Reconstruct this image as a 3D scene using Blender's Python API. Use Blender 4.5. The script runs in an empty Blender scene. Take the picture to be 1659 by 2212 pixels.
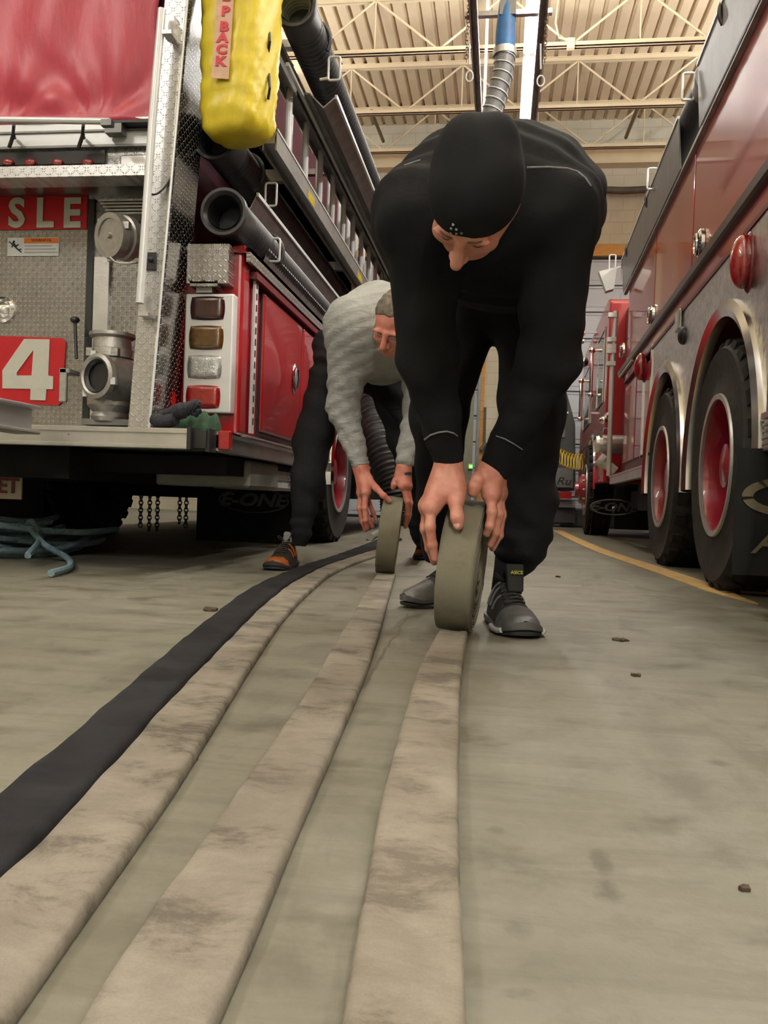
import bpy, bmesh, math, random
import numpy as np
from mathutils import Vector, Matrix
random.seed(7)
PI = math.pi
COL = bpy.context.scene.collection

# ------------------------------------------------------------------ camera
FPX, CX, CY = 1800.0, 829.5, 1106.0
CAM_Z = 0.34
YAW, PITCH, ROLL = math.atan(248/1800.0), 0.0156, 0.035
Fv = Vector((-math.sin(YAW)*math.cos(PITCH), math.cos(YAW)*math.cos(PITCH), -math.sin(PITCH)))
R0 = Vector((math.cos(YAW), math.sin(YAW), 0))
U0 = R0.cross(Fv)
Rv = R0*math.cos(ROLL) + U0*math.sin(ROLL)
Uv = -R0*math.sin(ROLL) + U0*math.cos(ROLL)
cam = bpy.data.cameras.new('camera')
cam.sensor_fit = 'VERTICAL'
cam.sensor_height = 36.0
cam.lens = 36.0*FPX/2212.0
cam.clip_start = 0.05
camo = bpy.data.objects.new('camera', cam)
COL.objects.link(camo)
camo.matrix_world = Matrix(((Rv.x, Uv.x, -Fv.x, 0), (Rv.y, Uv.y, -Fv.y, 0), (Rv.z, Uv.z, -Fv.z, CAM_Z), (0, 0, 0, 1)))
SC = bpy.context.scene
SC.camera = camo
SC.view_settings.view_transform = 'Standard'
SC.view_settings.look = 'None'
SC.view_settings.gamma = 1
SC.view_settings.use_curve_mapping = False
SC.view_settings.exposure = -0.04
try:
    SC.cycles.use_adaptive_sampling = True
    SC.cycles.adaptive_threshold = 0.07
    SC.cycles.max_bounces = 4
    SC.cycles.use_light_tree = False
    SC.cycles.sample_clamp_indirect = 4
    SC.cycles.diffuse_bounces = 2
    SC.cycles.glossy_bounces = 2
    SC.cycles.transmission_bounces = 1
    SC.cycles.caustics_reflective = False
    SC.cycles.caustics_refractive = False
except Exception:
    pass
# world: very weak neutral air light (the hall is closed)
W = bpy.data.worlds.new('world'); SC.world = W
W.use_nodes = True
W.node_tree.nodes['Background'].inputs[0].default_value = (0.9, 0.92, 1, 1)
W.node_tree.nodes['Background'].inputs[1].default_value = 0.25

# ------------------------------------------------------------------ the hall's fluorescent light rows (area lamps inside the fixtures), with added rows and uplights
UPL = 2.1
LMUL = 1.62
LIGHT_ROWS = [  # x, y0, y1, z, watts
    (0.9, -6.5, -3.9, 4.7, 265),
    (0.05, -0.6, 2.0, 4.9, 14),
    (1.1, 2.9, 5.4, 4.9, 60),  # added row out of view, brightens the middle of the floor
    (0.16, 7.0, 9.9, 4.78, 75),
    (-4.6, -3.0, 0.6, 5.4, 130),
    (4.2, 1.4, 5.6, 5.4, 200),  # added row out of view, lights the left truck's side and ladder rungs
    (-4.6, 9.5, 12.5, 5.4, 60),
    (4.6, 9.5, 12.5, 5.4, 70),
]
for i, (x, y0, y1, z, w) in enumerate(LIGHT_ROWS):
    L = bpy.data.lights.new('fluorescent_light', 'AREA')
    L.shape = 'RECTANGLE'; L.size = 0.16; L.size_y = y1-y0
    L.energy = w*LMUL; L.color = (1.0, 0.975, 0.935)
    lo = bpy.data.objects.new('fluorescent_light', L); COL.objects.link(lo)
    lo.location = (x, (y0+y1)/2, z-0.06)
    U = bpy.data.lights.new('added_ceiling_uplight', 'AREA'); U.shape = 'RECTANGLE'; U.size = 0.3; U.size_y = y1-y0  # extra lamp facing up, added to brighten the ceiling
    U.energy = w*LMUL*UPL; U.color = (1.0, 0.975, 0.935)
    uo = bpy.data.objects.new('added_ceiling_uplight', U); COL.objects.link(uo)
    uo.location = (x, (y0+y1)/2, z+0.14); uo.rotation_euler = (PI, 0, 0)

# ------------------------------------------------------------------ pixel helpers
THETA = math.radians(1.78)          # the right-hand engine stands turned by this
def ray(px, py):
    return (Fv*FPX + Rv*(px-CX) - Uv*(py-CY))
def at(px, py, Y):
    d = ray(px, py); t = Y/d.y
    return Vector((d.x*t, Y, CAM_Z+d.z*t))
def fl(px, py, z=0.0):
    d = ray(px, py); t = (z-CAM_Z)/d.z
    return Vector((d.x*t, d.y*t, z))
def onx(px, py, X):
    d = ray(px, py); t = X/d.x
    return Vector((X, d.y*t, CAM_Z+d.z*t))
def loc_r(v):                       # world -> right engine frame
    c, s = math.cos(THETA), math.sin(THETA)
    return Vector((v.x*c - v.y*s, v.x*s + v.y*c, v.z))
def ratr(px, py, Y):
    d = loc_r(ray(px, py)); t = Y/d.y
    return Vector((d.x*t, Y, CAM_Z+d.z*t))
def ronx(px, py, X):
    d = loc_r(ray(px, py)); t = X/d.x
    return Vector((X, d.y*t, CAM_Z+d.z*t))

# ------------------------------------------------------------------ mesh builder
class MB:
    def __init__(s): s.v = []; s.f = []; s.m = []; s.cur = 0; s.cuts = []
    def add(s, vs, fs):
        s.cuts.append((len(s.v), len(s.f)))
        o = len(s.v); s.v += [tuple(v) for v in vs]
        s.f += [tuple(i+o for i in f) for f in fs]; s.m += [s.cur]*len(fs)
        return s
    def mat(s, i): s.cur = i; return s
    def box(s, x0, y0, z0, x1, y1, z1):
        if x0 > x1: x0, x1 = x1, x0
        if y0 > y1: y0, y1 = y1, y0
        if z0 > z1: z0, z1 = z1, z0
        return s.add([(x0,y0,z0),(x1,y0,z0),(x1,y1,z0),(x0,y1,z0),(x0,y0,z1),(x1,y0,z1),(x1,y1,z1),(x0,y1,z1)],
                     [(0,3,2,1),(4,5,6,7),(0,1,5,4),(1,2,6,5),(2,3,7,6),(3,0,4,7)])
    def cbox(s, c, sx, sy, sz): return s.box(c[0]-sx/2, c[1]-sy/2, c[2]-sz/2, c[0]+sx/2, c[1]+sy/2, c[2]+sz/2)
    def hexa(s, b, t):                 # bottom 4 and top 4 points
        return s.add(list(b)+list(t), [(0,3,2,1),(4,5,6,7),(0,1,5,4),(1,2,6,5),(2,3,7,6),(3,0,4,7)])
    def prism(s, pts, axis, a, b):     # pts 2D in the plane normal to axis
        def P(p, q):
            if axis == 'x': return (q, p[0], p[1])
            if axis == 'y': return (p[0], q, p[1])
            return (p[0], p[1], q)
        n = len(pts)
        vs = [P(p, a) for p in pts]+[P(p, b) for p in pts]
        fs = [tuple(range(n-1, -1, -1)), tuple(range(n, 2*n))]+[(i, (i+1) % n, n+(i+1) % n, n+i) for i in range(n)]
        return s.add(vs, fs)
    def tube(s, path, r, seg=10, caps=True, closed=False, ell=None):
        path = [Vector(p) for p in path]; n = len(path)
        rr = r if isinstance(r, (list, tuple)) else [r]*n
        vs = []; up = None
        for i, p in enumerate(path):
            if closed: t = path[(i+1) % n]-path[i-1]
            else: t = path[min(i+1, n-1)]-path[max(i-1, 0)]
            if t.length < 1e-9: t = Vector((0, 0, 1))
            t.normalize()
            if up is None:
                up = Vector((0, 0, 1)) if abs(t.z) < .9 else Vector((1, 0, 0))
            a = t.cross(up)
            if a.length < 1e-6: a = t.orthogonal()
            a.normalize(); b = a.cross(t).normalized(); up = b
            ea, eb = ell if ell else (1, 1)
            for k in range(seg):
                an = 2*PI*k/seg
                vs.append(p+a*(math.cos(an)*rr[i]*ea)+b*(math.sin(an)*rr[i]*eb))
        fs = []
        for i in range(n if closed else n-1):
            j = (i+1) % n
            for k in range(seg):
                l = (k+1) % seg
                fs.append((i*seg+k, i*seg+l, j*seg+l, j*seg+k))
        if caps and not closed:
            fs.append(tuple(range(seg-1, -1, -1))); fs.append(tuple((n-1)*seg+k for k in range(seg)))
        return s.add(vs, fs)
    def lathe(s, prof, o, axis='x', seg=32, closed=False, a0=0, a1=2*PI):
        # prof: (h along axis, radius)
        o = Vector(o)
        if isinstance(axis, str):
            A = Vector({'x': (1,0,0), 'y': (0,1,0), 'z': (0,0,1)}[axis])
        else: A = Vector(axis).normalized()
        u = A.orthogonal().normalized() if not isinstance(axis, str) else Vector({'x': (0,1,0), 'y': (0,0,1), 'z': (1,0,0)}[axis])
        w = A.cross(u); full = abs(a1-a0-2*PI) < 1e-6; ns = seg if full else seg+1
        vs = []
        for i in range(ns):
            an = a0+(a1-a0)*i/seg; d = u*math.cos(an)+w*math.sin(an)
            for h, r in prof: vs.append(o+A*h+d*r)
        n = len(prof); fs = []
        for i in range(seg):
            j = (i+1) % ns
            for k in range(n if closed else n-1):
                l = (k+1) % n
                fs.append((i*n+k, j*n+k, j*n+l, i*n+l))
        return s.add(vs, fs)
    def disc(s, o, axis, r, h, seg=24):
        return s.lathe([(0, 0.0001), (0, r), (h, r), (h, 0.0001)], o, axis, seg)
    def ellip(s, c, rx, ry, rz, seg=16, rings=10, M=None):
        vs = []; fs = []
        for i in range(rings+1):
            th = PI*i/rings
            for k in range(seg):
                ph = 2*PI*k/seg
                v = Vector((rx*math.sin(th)*math.cos(ph), ry*math.sin(th)*math.sin(ph), rz*math.cos(th)))
                if M is not None: v = M @ v
                vs.append(Vector(c)+v)
        for i in range(rings):
            for k in range(seg):
                l = (k+1) % seg
                fs.append((i*seg+k, (i+1)*seg+k, (i+1)*seg+l, i*seg+l))
        return s.add(vs, fs)
    def each(s, name, mats, parent=None, **k):      # one object for each piece added
        out = []; cs = s.cuts+[(len(s.v), len(s.f))]
        for i in range(len(cs)-1):
            q = MB(); (v0, f0), (v1, f1) = cs[i], cs[i+1]
            q.v = s.v[v0:v1]; q.f = [tuple(a-v0 for a in f) for f in s.f[f0:f1]]; q.m = [0]*len(q.f)
            out.append(q.build(name, mats, parent, **k))
        return out
    def build(s, name, mats, parent=None, smooth=True, bevel=0, angle=35, seg=1):
        me = bpy.data.meshes.new(name); me.from_pydata(s.v, [], s.f)
        if not isinstance(mats, (list, tuple)): mats = [mats]
        for m in mats: me.materials.append(m)
        if len(mats) > 1: me.polygons.foreach_set('material_index', s.m)
        bm = bmesh.new(); bm.from_mesh(me)
        bmesh.ops.remove_doubles(bm, verts=bm.verts, dist=1e-5)
        bmesh.ops.recalc_face_normals(bm, faces=bm.faces)
        bm.to_mesh(me); bm.free()
        if smooth:
            me.shade_smooth(); me.set_sharp_from_angle(angle=math.radians(angle))
        return link(name, me, parent, bevel, seg)

ORG = {}
def link(name, me, parent=None, bevel=0, seg=1):
    o = bpy.data.objects.new(name, me); COL.objects.link(o)
    if parent is not None:
        o.parent = parent
        root = parent
        if parent.name in ORG and parent.type == 'EMPTY': o.location = -ORG[parent.name]
    if bevel:
        b = o.modifiers.new('bevel', 'BEVEL'); b.width = bevel; b.segments = seg; b.limit_method = 'ANGLE'; b.angle_limit = math.radians(40)
    return o
def thing(name, label, cat, org=(0, 0, 0), rotz=0, group=None):
    o = bpy.data.objects.new(name, None); COL.objects.link(o)
    org = Vector(org); ORG[o.name] = org
    o.rotation_euler = (0, 0, rotz)
    o.location = Matrix.Rotation(rotz, 3, 'Z') @ org
    o['label'] = label; o['category'] = cat
    if group: o['group'] = group
    o.empty_display_size = 0.1
    return o
def tag(o, label, cat, group=None, kind=None):
    o['label'] = label; o['category'] = cat
    if group: o['group'] = group
    if kind: o['kind'] = kind
    return o
def struct(o): o['kind'] = 'structure'; return o

# ------------------------------------------------------------------ text
def text_mesh(name, s, size, M, mat, parent, depth=0.002, bold=0.0, shear=0.0, align='CENTER', sx=1.0, curve_plane=None):
    cu = bpy.data.curves.new(name, 'FONT'); cu.body = s; cu.size = size; cu.extrude = depth/2
    cu.offset = bold; cu.shear = shear; cu.align_x = align; cu.align_y = 'CENTER'; cu.resolution_u = 3
    t = bpy.data.objects.new(name, cu); COL.objects.link(t)
    dg = bpy.context.evaluated_depsgraph_get()
    me = bpy.data.meshes.new_from_object(t.evaluated_get(dg))
    bpy.data.objects.remove(t, do_unlink=True)
    me.transform(Matrix.Scale(sx, 4, (1, 0, 0))); me.transform(M)
    me.materials.clear(); me.materials.append(mat)
    return link(name, me, parent)
def face_y(p, lean=0):      # lettering on a plane that faces -Y (the camera)
    return Matrix.Translation(p) @ Matrix.Rotation(lean, 4, 'Y') @ Matrix.Rotation(PI/2, 4, 'X')

# ------------------------------------------------------------------ materials
class E:
    """tiny expression wrapper: builds Math nodes"""
    def __init__(s, nt, sock): s.nt = nt; s.s = sock
    def _op(s, op, o=None, o2=None):
        n = s.nt.nodes.new('ShaderNodeMath'); n.operation = op
        for i, x in enumerate((s, o, o2)):
            if x is None: continue
            if isinstance(x, E): s.nt.links.new(x.s, n.inputs[i])
            else: n.inputs[i].default_value = x
        return E(s.nt, n.outputs[0])
    def __add__(s, o): return s._op('ADD', o)
    def __sub__(s, o): return s._op('SUBTRACT', o)
    def __mul__(s, o): return s._op('MULTIPLY', o)
    def __truediv__(s, o): return s._op('DIVIDE', o)
    def floor(s): return s._op('FLOOR')
    def frac(s): return s._op('FRACT')
    def abs(s): return s._op('ABSOLUTE')
    def sq(s): return s._op('MULTIPLY', s)
    def pmod(s, o): return s._op('FLOORED_MODULO', o)
    def lt(s, o): return s._op('LESS_THAN', o)
    def gt(s, o): return s._op('GREATER_THAN', o)
    def sin(s): return s._op('SINE')
    def mn(s, o): return s._op('MINIMUM', o)
    def mx(s, o): return s._op('MAXIMUM', o)
    def clamp(s): return s._op('MINIMUM', 1.0)._op('MAXIMUM', 0.0)
def srgb(r, g, b):
    f = lambda c: (c/12.92 if c <= .04045 else ((c+.055)/1.055)**2.4)
    return (f(r/255), f(g/255), f(b/255), 1)
def base_mat(name):
    m = bpy.data.materials.new(name); m.use_nodes = True
    nt = m.node_tree; p = nt.nodes['Principled BSDF']
    tc = nt.nodes.new('ShaderNodeTexCoord')
    return m, nt, p, tc
def noise(nt, tc, scale, detail=4, rough=.55, stretch=None, dist=0.0):
    n = nt.nodes.new('ShaderNodeTexNoise'); n.inputs['Scale'].default_value = scale
    n.inputs['Detail'].default_value = detail; n.inputs['Roughness'].default_value = rough
    n.inputs['Distortion'].default_value = dist
    if stretch:
        mp = nt.nodes.new('ShaderNodeMapping'); mp.inputs['Scale'].default_value = stretch
        nt.links.new(tc.outputs['Object'], mp.inputs[0]); nt.links.new(mp.outputs[0], n.inputs[0])
    else: nt.links.new(tc.outputs['Object'], n.inputs[0])
    return n
def ramp(nt, src, stops):
    r = nt.nodes.new('ShaderNodeValToRGB'); nt.links.new(src, r.inputs[0])
    els = r.color_ramp.elements
    while len(els) < len(stops): els.new(.5)
    for e, (p, c) in zip(els, stops): e.position = p; e.color = c
    return r
def mixc(nt, fac, a, b, mode='MIX'):
    n = nt.nodes.new('ShaderNodeMix'); n.data_type = 'RGBA'; n.blend_type = mode
    if isinstance(fac, float): n.inputs['Factor'].default_value = fac
    else: nt.links.new(fac, n.inputs['Factor'])
    for k, x in (('A', a), ('B', b)):
        i = [q for q in n.inputs if q.name == k and q.type == 'RGBA'][0]
        if isinstance(x, tuple): i.default_value = x
        else: nt.links.new(x, i)
    return [q for q in n.outputs if q.type == 'RGBA'][0]
def bump(nt, p, h, strength=.3, dist=.01):
    b = nt.nodes.new('ShaderNodeBump'); b.inputs['Strength'].default_value = strength; b.inputs['Distance'].default_value = dist
    nt.links.new(h, b.inputs['Height']); nt.links.new(b.outputs[0], p.inputs['Normal'])
    return b
def simple(name, col, rough=.5, metal=0.0, var=.12, vscale=12, bumps=0.0, bscale=60, coat=0.0, stretch=None, spec=None):
    m, nt, p, tc = base_mat(name)
    n = noise(nt, tc, vscale, 5, stretch=stretch)
    lo = tuple(c*(1-var) for c in col[:3])+(1,); hi = tuple(min(1, c*(1+var)) for c in col[:3])+(1,)
    r = ramp(nt, n.outputs[0], [(.3, lo), (.7, hi)])
    nt.links.new(r.outputs[0], p.inputs['Base Color'])
    p.inputs['Roughness'].default_value = rough; p.inputs['Metallic'].default_value = metal
    if coat: p.inputs['Coat Weight'].default_value = coat; p.inputs['Coat Roughness'].default_value = .04
    if spec is not None: p.inputs['Specular IOR Level'].default_value = spec
    if bumps:
        n2 = noise(nt, tc, bscale, 4, stretch=stretch); bump(nt, p, n2.outputs[0], bumps, .01)
    return m
def glow(name, col, strength):
    m, nt, p, tc = base_mat(name)
    p.inputs['Base Color'].default_value = (.9, .9, .9, 1)
    m.cycles.emission_sampling = 'NONE'; p.inputs['Emission Color'].default_value = col; p.inputs['Emission Strength'].default_value = strength
    return m
def diamond(name, plane='xz', pitch=.023, col=(.46, .445, .43), rough=.3, strength=.9):
    m, nt, p, tc = base_mat(name)
    sp = nt.nodes.new('ShaderNodeSeparateXYZ'); nt.links.new(tc.outputs['Object'], sp.inputs[0])
    ax = {'x': 0, 'y': 1, 'z': 2}
    u = E(nt, sp.outputs[ax[plane[0]]])*(1/pitch); v = E(nt, sp.outputs[ax[plane[1]]])*(1/pitch)
    i = u.floor(); j = v.floor(); fu = u-i-.5; fv = v-j-.5
    s = (i+j).pmod(2.0)*-2.0+1.0
    a = fu+s*fv; b = fu-s*fv
    e = (a*1.3).sq()+(b*4.6).sq()
    h = (e*-1.6+1.6).clamp()
    p.inputs['Metallic'].default_value = 1.0
    n = noise(nt, tc, 9, 4)
    r = ramp(nt, n.outputs[0], [(.3, tuple(c*.8 for c in col)+(1,)), (.7, tuple(col)+(1,))])
    c2 = mixc(nt, (h*.9).s, r.outputs[0], (.97, .97, .95, 1))
    nt.links.new(c2, p.inputs['Base Color'])
    p.inputs['Roughness'].default_value = rough
    bump(nt, p, h.s, strength, .008)
    return m

M = {}
M['diam_xz'] = diamond('diamond_plate_rear', 'xz')
M['diam_yz'] = diamond('diamond_plate_side', 'yz')
M['diam_xy'] = diamond('diamond_plate_top', 'xy')
M['alu'] = simple('brushed_aluminium', (.66, .65, .63), .36, 1.0, .1, 8, .05, 90)
M['alu_dull'] = simple('dull_aluminium', (.36, .35, .34), .5, 1.0, .2, 10, .08, 60)
M['alu_white'] = simple('bright_painted_metal', (.8, .8, .78), .35, .2, .05, 8)
M['chrome'] = simple('chrome', (.85, .85, .85), .1, 1.0, .04, 20)
M['cast'] = simple('cast_metal', (.42, .41, .38), .45, .85, .15, 30, .15, 120)
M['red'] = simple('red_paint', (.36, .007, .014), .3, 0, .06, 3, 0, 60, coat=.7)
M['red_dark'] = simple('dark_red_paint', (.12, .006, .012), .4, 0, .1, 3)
M['red_sign'] = simple('red_sign', srgb(186, 22, 32), .4, 0, .05, 20)
M['white_sign'] = simple('white_letter', srgb(205, 203, 188), .45, 0, .04, 20)
M['black_gap'] = simple('black_rubber_and_shade', (.008, .008, .009), .5, 0, .2, 20)
M['underbody'] = simple('dirty_black_underbody', (.007, .007, .007), .75, 0, .4, 10, .2, 40, spec=.15)
M['shaded_red'] = simple('shaded_inner_red', (.05, .006, .012), .8, 0, .2, 6, spec=.1)  # shade behind the rack and hoses is put into this red
M['tarp'] = simple('red_vinyl_cover', srgb(178, 56, 74), .42, 0, .09, 5, .25, 7, stretch=(3, 3, 1))
M['rubber'] = simple('tyre_rubber', (.024, .023, .022), .75, 0, .35, 25, .15, 90, spec=.25)
M['tread'] = simple('tyre_tread_rubber', (.012, .012, .012), .8, 0, .3, 25, .2, 60, spec=.2)
M['rim_red'] = simple('red_rim_paint', (.26, .008, .022), .28, 0, .1, 6, coat=.6)
M['rim_lip'] = simple('pale_rim_lip', (.5, .5, .48), .35, .6, .1, 20)
M['lens_red'] = simple('red_lens', (.30, .003, .005), .1, 0, .3, 50, .18, 160, coat=1)
M['lens_dark'] = simple('dark_red_lens', (.025, .001, .004), .1, 0, .3, 50, .12, 160, coat=1)
M['lens_amber'] = simple('amber_lens', (.09, .036, .002), .1, 0, .3, 50, .12, 160, coat=1)
M['lens_clear'] = simple('clear_lens', (.5, .52, .53), .12, .6, .3, 50, .3, 160, coat=1)
M['hose_black'] = simple('black_rubber_hose', (.02, .021, .024), .5, 0, .3, 20, .1, 60)
M['hose_light'] = simple('ribbed_hose_lining', (.42, .42, .36), .5, 0, .1, 20)
M['cream'] = simple('cream_painted_steel', srgb(222, 205, 172), .55, 0, .05, 4)
M['grey_metal'] = simple('grey_metal', (.2, .2, .19), .5, .6, .12, 10)
M['white'] = simple('white_paint', (.75, .75, .73), .4, 0, .05, 10)
M['tube_on'] = glow('lit_fluorescent_tube', (1, .97, .92, 1), 9)
# =================================================================== THE HALL
HX0, HX1, HY0, HY1, DECK = -8.5, 8.5, -7.0, 14.7, 6.95
# concrete floor
def floor_mat():
    m, nt, p, tc = base_mat('worn_concrete')
    n1 = noise(nt, tc, 1.1, 8, .62, dist=.4); n2 = noise(nt, tc, 7, 8, .65); n3 = noise(nt, tc, 60, 4, .6)
    n4 = noise(nt, tc, 3.2, 6, .7, stretch=(1, .35, 1), dist=.6)
    a = ramp(nt, n1.outputs[0], [(.34, srgb(112, 111, 98)), (.5, srgb(128, 126, 114)), (.68, srgb(141, 139, 129))])
    b = ramp(nt, n2.outputs[0], [(.30, (.42, .41, .37, 1)), (.46, (.86, .86, .84, 1)), (.72, (1, 1, 1, 1))])
    c = mixc(nt, .8, a.outputs[0], b.outputs[0], 'MULTIPLY')
    d = ramp(nt, n4.outputs[0], [(.28, (.5, .49, .46, 1)), (.42, (.96, .96, .95, 1)), (.75, (1, 1, 1, 1))])
    c = mixc(nt, .8, c, d.outputs[0], 'MULTIPLY')
    f = ramp(nt, n3.outputs[0], [(.3, (.82, .82, .8, 1)), (.6, (1, 1, 1, 1))])
    c = mixc(nt, .5, c, f.outputs[0], 'MULTIPLY')
    n5 = noise(nt, tc, 1.6, 7, .7, stretch=(1.2, 9, 1), dist=.8); g5 = ramp(nt, n5.outputs[0], [(.36, (.72, .71, .68, 1)), (.55, (1, 1, 1, 1))]); c = mixc(nt, .7, c, g5.outputs[0], 'MULTIPLY')
    # stains with shapes of their own (oil drips, scuffs) and one painted shadow
    sq_ = nt.nodes.new('ShaderNodeSeparateXYZ'); nt.links.new(tc.outputs['Object'], sq_.inputs[0])
    sx_, sy_ = E(nt, sq_.outputs[0]), E(nt, sq_.outputs[1]); nn = (E(nt, n2.outputs[0])-.5)*4.5+(E(nt, n3.outputs[0])-.5)*3.0; acc = None
    for px, py, rx, ry, st in ((1300, 1860, .010, .030, .55), (1312, 1925, .014, .022, .6), (1122, 2010, .012, .02, .4), (1125, 2145, .016, .012, .5), (1553, 1648, .022, .012, .55), (1075, 1795, .012, .012, .4),
                               (1430, 1600, .03, .20, .28), (1500, 1700, .022, .12, .3), (1340, 1480, .03, .09, .25), (600, 1455, .10, .05, .45), (690, 1420, .12, .04, .3), (560, 1560, .09, .03, .22), (1080, 1420, .22, .10, .3), (1200, 2100, .10, .05, .25)):  # wide blob before the last paints the shadow of the person in black
        q = fl(px, py); e = ((sx_-q.x)*(1/rx)).sq()+((sy_-q.y)*(1/ry)).sq()
        mk = ((e*-.7+.8+nn).clamp())*((e*-.25+1.0).clamp())*st
        acc = mk if acc is None else acc.mx(mk)
    c = mixc(nt, acc.s, c, (.045, .042, .033, 1))
    # saw-cut joints
    sp = nt.nodes.new('ShaderNodeSeparateXYZ'); nt.links.new(tc.outputs['Object'], sp.inputs[0])
    x = E(nt, sp.outputs[0]); y = E(nt, sp.outputs[1])
    j = (y-2.75-x*.02).pmod(4.2).lt(.006)
    A_, B_ = fl(885, 1325), fl(765, 1515); sl_ = (B_.x-A_.x)/(B_.y-A_.y)
    nz = E(nt, n2.outputs[0])*.05-.025
    cr = ((x-(y-A_.y)*sl_-A_.x+nz).abs().lt(.0035))*y.gt(B_.y)*y.lt(A_.y)
    j = j.mx(cr)
    c = mixc(nt, (j*.6).s, c, (.07, .065, .055, 1))
    nt.links.new(c, p.inputs['Base Color'])
    rr = ramp(nt, n2.outputs[0], [(.3, (.42, .42, .42, 1)), (.7, (.62, .62, .62, 1))]); nt.links.new(rr.outputs[0], p.inputs['Roughness'])
    bump(nt, p, n3.outputs[0], .12, .004)
    return m
b = MB(); b.box(HX0, HY0, -.1, HX1, HY1, 0); fo = struct(b.build('floor', floor_mat(), smooth=False))
# ribbed roof deck: ribs run along the hall
def deck_mesh():
    b = MB(); per = .19; x = HX0; pts = []
    while x < HX1:
        pts += [(x, DECK), (x+.125, DECK), (x+.14, DECK+.045), (x+.175, DECK+.045)]; x += per
    pts += [(HX1, DECK)]
    top = [(HX1, DECK+.2), (HX0, DECK+.2)]
    b.prism(pts+top, 'y', HY0, HY1)
    return b
struct(deck_mesh().build('ceiling', M['cream'], smooth=False))
def block_mat(name, c0, c1):
    m, nt, p, tc = base_mat(name)
    sp = nt.nodes.new('ShaderNodeSeparateXYZ'); nt.links.new(tc.outputs['Object'], sp.inputs[0])
    h = E(nt, sp.outputs[0])+E(nt, sp.outputs[1]); v = E(nt, sp.outputs[2])
    row = (v*(1/.2)).floor(); off = row.pmod(2.0)*.2
    mort = (v*(1/.2)).frac().lt(.05).mx(((h+off)*(1/.4)).frac().lt(.025))
    n = noise(nt, tc, 2.5, 5); r = ramp(nt, n.outputs[0], [(.3, c0), (.7, c1)])
    c = mixc(nt, (mort*.45).s, r.outputs[0], (.3, .28, .23, 1))
    nt.links.new(c, p.inputs['Base Color']); p.inputs['Roughness'].default_value = .6
    bump(nt, p, (mort*-1.0).s, .5, .01)
    return m
BM_ = block_mat('painted_block', srgb(196, 190, 170), srgb(212, 205, 186))
# far wall with two door openings
DR0, DR1, DRH = at(1100, 900, 14.7).x, 5.3, 4.62      # right-hand door opening (x0, x1, height)
DL0, DL1 = -5.0, at(1030, 900, 14.7).x
b = MB()
b.box(HX0, HY1, 0, DL0, HY1+.3, DRH); b.box(DL1, HY1, 0, DR0, HY1+.3, DRH); b.box(DR1, HY1, 0, HX1, HY1+.3, DRH)
b.box(HX0, HY1, DRH, HX1, HY1+.3, DECK+.1)
struct(b.build('wall_far', BM_, smooth=False))
for nm, x0, x1 in (('wall_left', HX0-.3, HX0), ('wall_right', HX1, HX1+.3)):
    b = MB(); b.box(x0, HY0, 0, x1, HY1, DECK); struct(b.build(nm, BM_, smooth=False))
b = MB(); b.box(HX0, HY0-.3, 0, HX1, HY0, DECK); struct(b.build('wall_back', BM_, smooth=False))
# cream steel band under the deck on the far wall
b = MB(); b.box(HX0, HY1-.16, 6.15, HX1, HY1, 6.42).box(HX0, HY1-.24, 6.42, HX1, HY1, 6.46).box(HX0, HY1-.24, 6.12, HX1, HY1, 6.15)
struct(b.build('trim_1', M['cream'], smooth=False))
WOOD = simple('orange_timber', srgb(196, 142, 72), .6, 0, .15, 6, stretch=(1, 8, 8))
for k, (x0, x1) in enumerate(((DR0-.12, DR1+.12), (DL0-.12, DL1+.12))):
    b = MB(); b.box(x0, HY1-.06, DRH, x1, HY1, DRH+.2)
    b.box(x0, HY1-.05, 0, x0+.1, HY1, DRH).box(x1-.1, HY1-.05, 0, x1, HY1, DRH)
    struct(b.build('trim_%d' % (k+2), WOOD, smooth=False))
# sectional doors: separate panels with deep seams and embossed rectangles
DOORM = simple('pale_door_panel', srgb(196, 202, 214), .42, 0, .04, 3)
DARK = simple('dark_seam', (.06, .06, .07), .6)
def sect_door(name, x0, x1, y):
    e = bpy.data.objects.new(name, None); COL.objects.link(e); e['kind'] = 'structure'
    e.location = ((x0+x1)/2, y, 0); ORG[e.name] = Vector(e.location)
    n = 10; h = (DRH-.06)/n
    for i in range(n):
        b = MB(); z0 = .03+i*h
        b.box(x0, y, z0+.012, x1, y+.045, z0+h-.012)
        b.box(x0, y-.012, z0+h-.05, x1, y, z0+h-.014)
        w = (x1-x0)/6
        for k in range(6): b.box(x0+k*w+.08, y-.008, z0+.09, x0+(k+1)*w-.08, y, z0+h-.12)
        b.build('door_panel', DOORM, e, smooth=False, bevel=.004)
    b = MB(); b.box(x0, y+.02, 0, x1, y+.05, DRH); b.build('door_backing', DARK, e, smooth=False)
    b = MB(); b.box(x0, y-.02, 0, x1, y+.03, .05); b.build('bottom_seal', M['black_gap'], e, smooth=False)
    b = MB()
    for x in (x0-.06, x1+.01): b.box(x, y-.1, 0, x+.05, y-.02, DRH+.1)
    b.build('door_track', M['grey_metal'], e, smooth=False)
    return e
sect_door('door_1', DR0, DR1, HY1+.04)
sect_door('door_2', DL0, DL1, HY1+.04)
# pale post between the doors
b = MB(); p0 = at(1085, 900, HY1-.1); b.box(p0.x-.01, HY1-.16, 0, p0.x+.09, HY1-.04, 4.6)
struct(b.build('trim_4', simple('cream_post', srgb(232, 226, 190), .5), smooth=False))
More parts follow.
